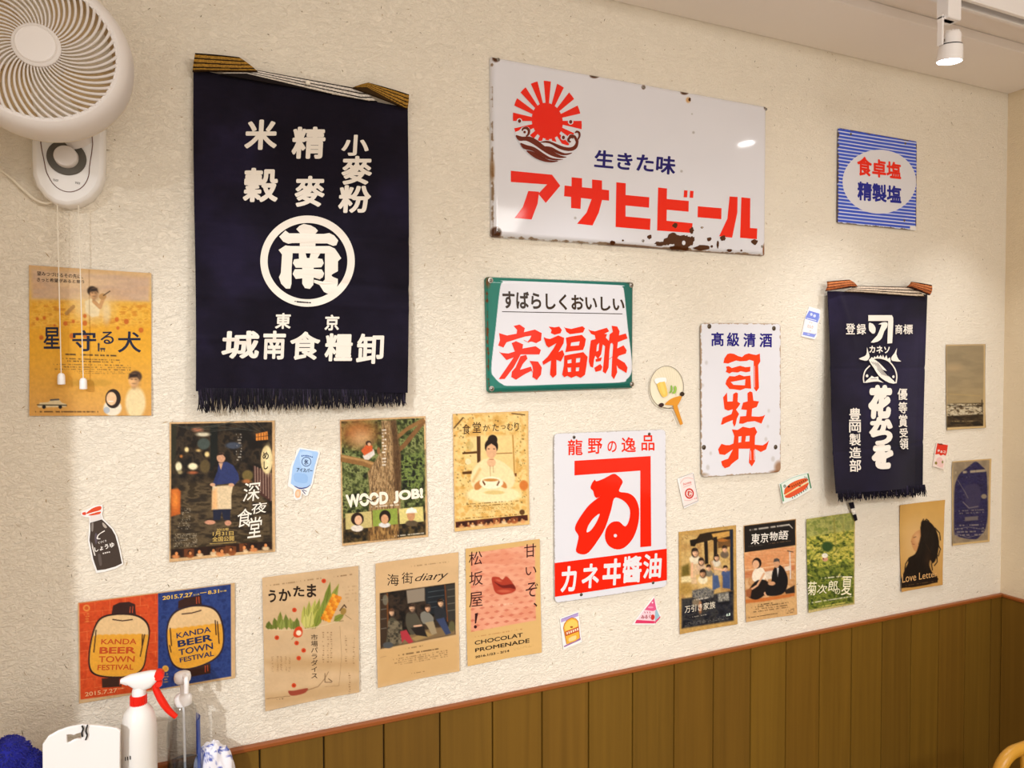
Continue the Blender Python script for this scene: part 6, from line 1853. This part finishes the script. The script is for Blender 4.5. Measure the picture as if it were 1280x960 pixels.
# head: a swept white shell from the nozzle (left) to the trigger (right)
def loft(mb, secs, n=20):
    V = []; F = []
    for (cx, cz, hw, hh, hy) in secs:
        for i in range(n):
            t = 2 * math.pi * i / n
            V.append((cx + 0, SY + hy * np.sign(math.cos(t)) * abs(math.cos(t)) ** .7, cz + hh * np.sign(math.sin(t)) * abs(math.sin(t)) ** .7))
    for j in range(len(secs) - 1):
        for i in range(n):
            F.append((j * n + i, j * n + (i + 1) % n, (j + 1) * n + (i + 1) % n, (j + 1) * n + i))
    F.append(tuple(range(n))[::-1]); F.append(tuple((len(secs) - 1) * n + i for i in range(n)))
    mb.add(V, F)
px = lambda u, v: (P3(u, v, SD)[0], P3(u, v, SD)[2])
secs = []
for u, v0, v1, hy in ((150.5, 849.5, 852.5, .005), (156, 846.5, 853.5, .0065), (163, 843.5, 858, .008), (170, 842, 862, .0095), (180, 840, 862, .0105), (188, 838.5, 859, .0105), (194, 838.2, 853, .009), (197, 838.5, 850, .007)):
    x, za = px(u, v0); _, zb = px(u, v1)
    secs.append((x, (za + zb) / 2, 0, (za - zb) / 2, hy))
mb = MB(); loft(mb, secs)
mb.lathe([(R * .40, zc1 - .001), (R * .40, zc1 + .006), (R * .33, zc1 + .012), (R * .30, sz(852))], ctr + np.array([.001, 0, 0]), (0, 0, 1), 28)
autosmooth(mb.build('spray_head', M_WPLASTIC2, sb), 50)
p0 = at(151, 851, SD); p1 = at(160, 852.5, SD)
autosmooth(MB().tube([p0, p1], [.0042, .0058], 14).build('nozzle', M_WPLASTIC2, sb))
tp = catmull_open([at(197, 846, SD), at(194, 857, SD), at(199, 870, SD), at(207, 883, SD), at(213, 890, SD), at(220, 896, SD)], 5)
autosmooth(MB().tube(tp, np.interp(np.linspace(0, 1, len(tp)), [0, .2, .5, 1], [.0055, .0052, .0062, .0042]), 12).build('trigger', M_RED, sb), 60)
kb = MB().lathe([(0, -.009), (.007, -.009), (.0086, -.006), (.0086, .006), (.007, .009), (0, .009)], at(198.5, 843.5, SD), (0, 1, 0), 24)
autosmooth(kb.build('trigger_hinge', M_RED, sb))
autosmooth(MB().lathe([(0, -.008), (.0045, -.008), (.0058, -.005), (.0058, .005), (0, .008)], at(198.5, 853.5, SD), (0, 1, 0), 20).build('trigger_pivot', M_RED, sb))
lb = MB()
for k in range(3):
    u0 = 151.5 + k * 1.8
    t0 = -2.35 - .0 + k * .16
    q = [(SX + (R + .0005) * math.cos(t0 + j * .07), SY + (R + .0005) * math.sin(t0 + j * .07)) for j in (0, 1)]
    z = sz(938 - k)
    lb.add([(q[0][0], q[0][1], z - .003), (q[1][0], q[1][1], z - .003), (q[1][0], q[1][1], z + .003), (q[0][0], q[0][1], z + .003)], [(0, 1, 2, 3)])
lb.build('printed_mark', M_BLACK, sb)

# pump bottle of clear gel
GD = .062
c = at(229.5, 915, GD); GX, GY = c[0], -GD
gz = lambda v: P3(229.5, v, GD)[2]
R = (W(251, 915, GD)[0] - W(209, 915, GD)[0]) / 2 * .99
pb = thing('pump_bottle', 'clear pump bottle with white pump and blue label strip', 'pump bottle', (GX, GY, TT))
ctr = np.array([GX, GY, 0])
outer = [(0, TT + .0005), (R * .9, TT + .0005), (R, TT + .006), (R, gz(908)), (R * .95, gz(897)), (R * .80, gz(886)), (R * .55, gz(877)), (R * .47, gz(874)), (R * .47, gz(871))]
inner = [(R * .42, gz(871)), (R * .42, gz(875)), (R * .5, gz(878.5)), (R * .75, gz(888)), (R * .9, gz(898)), (R * .95, gz(908)), (R * .95, TT + .006), (0, TT + .004)]
autosmooth(MB().lathe(outer + inner, ctr, (0, 0, 1), 56).build('bottle_body', M_CLEAR, pb), 50)
autosmooth(MB().lathe([(0, TT + .0045), (R * .93, TT + .0065), (R * .93, gz(952)), (0, gz(952))], ctr, (0, 0, 1), 48).build('gel', M_LIQ, pb), 50)
autosmooth(MB().lathe([(R * .49, gz(880)), (R * .54, gz(879.5)), (R * .54, gz(871)), (R * .45, gz(868.5)), (R * .30, gz(867)), (R * .18, gz(866)), (R * .16, gz(852)), (0, gz(852))], ctr, (0, 0, 1), 36).build('pump_collar', M_WPLASTIC2, pb), 45)
mb = MB().lathe([(R * .14, gz(872)), (R * .14, gz(852))], ctr, (0, 0, 1), 16)
mb.lathe([(0, gz(853)), (R * .40, gz(852.5)), (R * .50, gz(850)), (R * .53, gz(846)), (R * .48, gz(841.5)), (R * .34, gz(840)), (0, gz(839.6))], ctr + np.array([-.0005, 0, 0]), (0, 0, 1), 32)
mb.tube(catmull_open([at(224, 845, GD), at(231, 846, GD + .012), at(233, 852, GD + .022), at(233, 866, GD + .023)], 5), .0042, 12)
autosmooth(mb.build('pump_head', M_WPLASTIC2, pb), 50)
MB().tube([(GX, GY, gz(872)), (GX + .002, GY, TT + .012)], .0022, 8).build('dip_tube', M_WPLASTIC2, pb)
def wrap(t0, t1, za, zb, r, n=14):
    V = []; F = []
    for i in range(n + 1):
        t = t0 + (t1 - t0) * i / n
        V += [(GX + r * math.cos(t), GY + r * math.sin(t), za), (GX + r * math.cos(t), GY + r * math.sin(t), zb)]
    for i in range(n): F.append((2 * i, 2 * i + 2, 2 * i + 3, 2 * i + 1))
    return MB().add(V, F)
autosmooth(wrap(-.62, .75, TT + .02, gz(899), R + .0006).build('label', M_LABEL, pb))
autosmooth(wrap(2.0, 3.2, TT + .02, gz(905), R + .0006).build('label', M_CLEAR, pb))

# towel behind the bottles
mb = MB(); V = []; F = []; Cc = []
n1, n2 = 72, 40
tc_ = at(276, 958, .045)
for i in range(n1):
    for j in range(n2 + 1):
        t = 2 * math.pi * i / n1; q = j / n2
        r = q
        n_ = fbm(np.array([3 + 3.2 * math.cos(t) * q]), np.array([3 + 3.2 * math.sin(t) * q]), 5)[0] - .5
        f_ = .004 * math.sin(5 * t + 6 * q) * q + .012 * n_
        hgt = .074 * max(0, 1 - q ** 2.6) ** .55 * (1 - .25 * q * math.cos(t))
        x = tc_[0] - .008 + (.034 + f_) * r * math.cos(t); y = -.046 + (.026 + .4 * f_) * r * math.sin(t)
        V.append((x, min(y, -.0185), TT + .001 + hgt * (1 + .25 * n_)))
        p1 = vnoise(np.array([x * 150]), np.array([V[-1][2] * 150 + y * 80]), 3)[0]; p2 = vnoise(np.array([x * 420]), np.array([V[-1][2] * 420 + y * 300]), 8)[0]
        k = np.clip((p1 - .60) * 8, 0, 1) * np.clip((p2 - .25) * 4, 0, 1)
        Cc.append(srgb('#eceaf0') * (1 - k) + srgb('#5a68b4') * k)
for i in range(n1):
    for j in range(n2):
        a_, b_ = i * (n2 + 1) + j, ((i + 1) % n1) * (n2 + 1) + j
        F.append((a_, b_, b_ + 1, a_ + 1))
mb.add(V, F, lin(np.array(Cc)))
tag(autosmooth(mb.build('hand_towel', mat('towel_cloth', rough=.9, attr=True, spec=.1), cols=True), 80), 'white towel with blue flower print bunched behind the pump bottle', 'towel')

# white plastic board with a hand slot
BDD = .168
ol = [P3(u, v, BDD)[[0, 2]] for u, v in ((52, 990), (53, 945), (53, 931), (60, 921), (72, 914), (86, 909), (103, 906), (125, 907.5), (146, 910.5), (150.5, 914), (150, 935), (148, 990))]
ol[0] = np.array([ol[0][0], TT + .001]); ol[-1] = np.array([ol[-1][0], TT + .001])
ho = [P3(u, v, BDD)[[0, 2]] for u, v in ((83.5, 918.5), (88, 918.3), (92, 919.5), (96, 917.5), (101, 916), (101.5, 924), (97, 923.5), (92, 925), (87, 928), (84, 928.5))]
bd = thing('plastic_board', 'white plastic board with a hand slot beside the blue duster', 'board', (ol[5][0], -BDD, TT))
o = MB().prism(ol, BDD - .004, BDD, .0012, holes=[ho]).build('panel', M_WPLASTIC2, bd)
mb = MB()
mb.tube(catmull_open([P3(102.5, 907, BDD + .002), P3(104, 911, BDD + .003), P3(102.5, 916, BDD + .002), P3(103, 921, BDD + .002)], 5), .0013, 6)
mb.tube(catmull_open([P3(109.5, 906, BDD + .002), P3(107.5, 914, BDD + .003), P3(109, 919, BDD + .002), P3(107, 925, BDD + .002)], 5), .0012, 6)
mb.build('cord_loop', M_BLACK, bd)

# blue fluffy duster
du = thing('duster', 'deep blue fluffy duster at the lower left edge', 'duster', (-.26, -.13, TT))
g = np.random.default_rng(4)
core = []
mbh = MB(); mbf = MB()
for (cu, cv, d, rx, rz) in ((9, 947, .13, .034, .034), (34, 957, .13, .022, .027), (6, 985, .13, .042, .050), (33, 1000, .13, .026, .050)):
    cc = P3(cu, cv, d)
    cc[2] = max(cc[2], TT + rz + .012)
    mbf.lathe([(max(0.0005, rx * .9 * math.sin(math.pi * k / 12)), -rz * .9 * math.cos(math.pi * k / 12)) for k in range(13)], cc, (0, 0, 1), 22)
    for i in range(1500):
        v = g.normal(size=3); v /= np.linalg.norm(v)
        p = cc + v * np.array([rx, rx, rz]) * .88
        q = v + g.normal(size=3) * .45; q /= np.linalg.norm(q)
        L = g.uniform(.003, .0065)
        pts = [p, p + q * L * .5, p + q * L + np.array([0, 0, -.002])]
        if pts[-1][2] < TT + .001: continue
        mbh.tube(pts, [.0008, .0007, .0003], 4, cap=False)
autosmooth(mbf.build('fibre_core', M_BLUEFUR, du), 80)
fo = autosmooth(mbh.build('fibre_pile', M_BLUEFUR, du), 80); fo['kind'] = 'stuff'
hd = P3(4, 985, .13); hd[2] = TT + .035
MB().tube([hd, hd + np.array([-.05, -.05, -.012]), hd + np.array([-.11, -.14, -.0265])], .008, 12).build('handle', M_LABEL, du)

# ------------------------------------------------------------------ chair at the lower right
CD = .50
p_l = P3(1246.5, 960, CD); p_t = P3(1276, 937.5, CD)
CW = .40; X0 = p_l[0]; ZT = p_t[2] + .002
ch = thing('dining_chair', 'honey coloured wooden chair back at the lower right edge', 'chair', (X0 + CW / 2, -CD - .2, 0))
def rr(x0, x1, zt, r, z0):
    pts = [(x0 + .012, -CD + .0, z0), (x0 + .004, -CD, zt - .16)]
    for k in range(9):
        t = math.pi - k / 8 * math.pi / 2
        pts.append((x0 + r + r * math.cos(t), -CD, zt - r + r * math.sin(t)))
    pts.append(((x0 + x1) / 2, -CD - .008, zt + .008))
    for k in range(9):
        t = math.pi / 2 - k / 8 * math.pi / 2
        pts.append((x1 - r + r * math.cos(t), -CD, zt - r + r * math.sin(t)))
    pts += [(x1 - .004, -CD, zt - .16), (x1 - .012, -CD, z0)]
    return pts
autosmooth(MB().tube(rr(X0, X0 + CW, ZT, .060, .44), .0125, 14).build('back_hoop', M_CHAIR, ch), 60)
for k in range(4):
    x = X0 + .08 + k * .08
    autosmooth(MB().tube([(x + (X0 + CW / 2 - x) * .2, -CD, .45), (x, -CD - .004, ZT - .001 + .004)], .006, 10).build('back_spindle', M_CHAIR, ch))
mb = MB(); sx = X0 + CW / 2; sy = -CD - .19
mb.prism(catmull([(X0 + .01, 0), (X0 + .02, .36), (X0 + .06, .40), (X0 + CW - .06, .40), (X0 + CW - .02, .36), (X0 + CW - .01, 0), (X0 + CW - .05, -.02), (X0 + .05, -.02)], 4), 0, .028, .004)
V = np.concatenate(mb.V); V2 = np.stack([V[:, 0], -CD - V[:, 2], .44 + (-V[:, 1])], 1)
autosmooth(mkobj('seat', V2, mb.F, M_CHAIR, ch))
for (x, y) in ((X0 + .03, -CD), (X0 + CW - .03, -CD), (X0 + .04, -CD - .36), (X0 + CW - .04, -CD - .36)):
    autosmooth(MB().tube([(x + np.sign(x - sx) * .02, y + (.02 if y > sy else -.02), .0), (x, y, .445)], [.011, .015], 12).build('leg', M_CHAIR, ch))
for y in (-CD, -CD - .36):
    autosmooth(MB().tube([(X0 + .03, y, .2), (X0 + CW - .03, y, .2)], .008, 10).build('stretcher', M_CHAIR, ch))
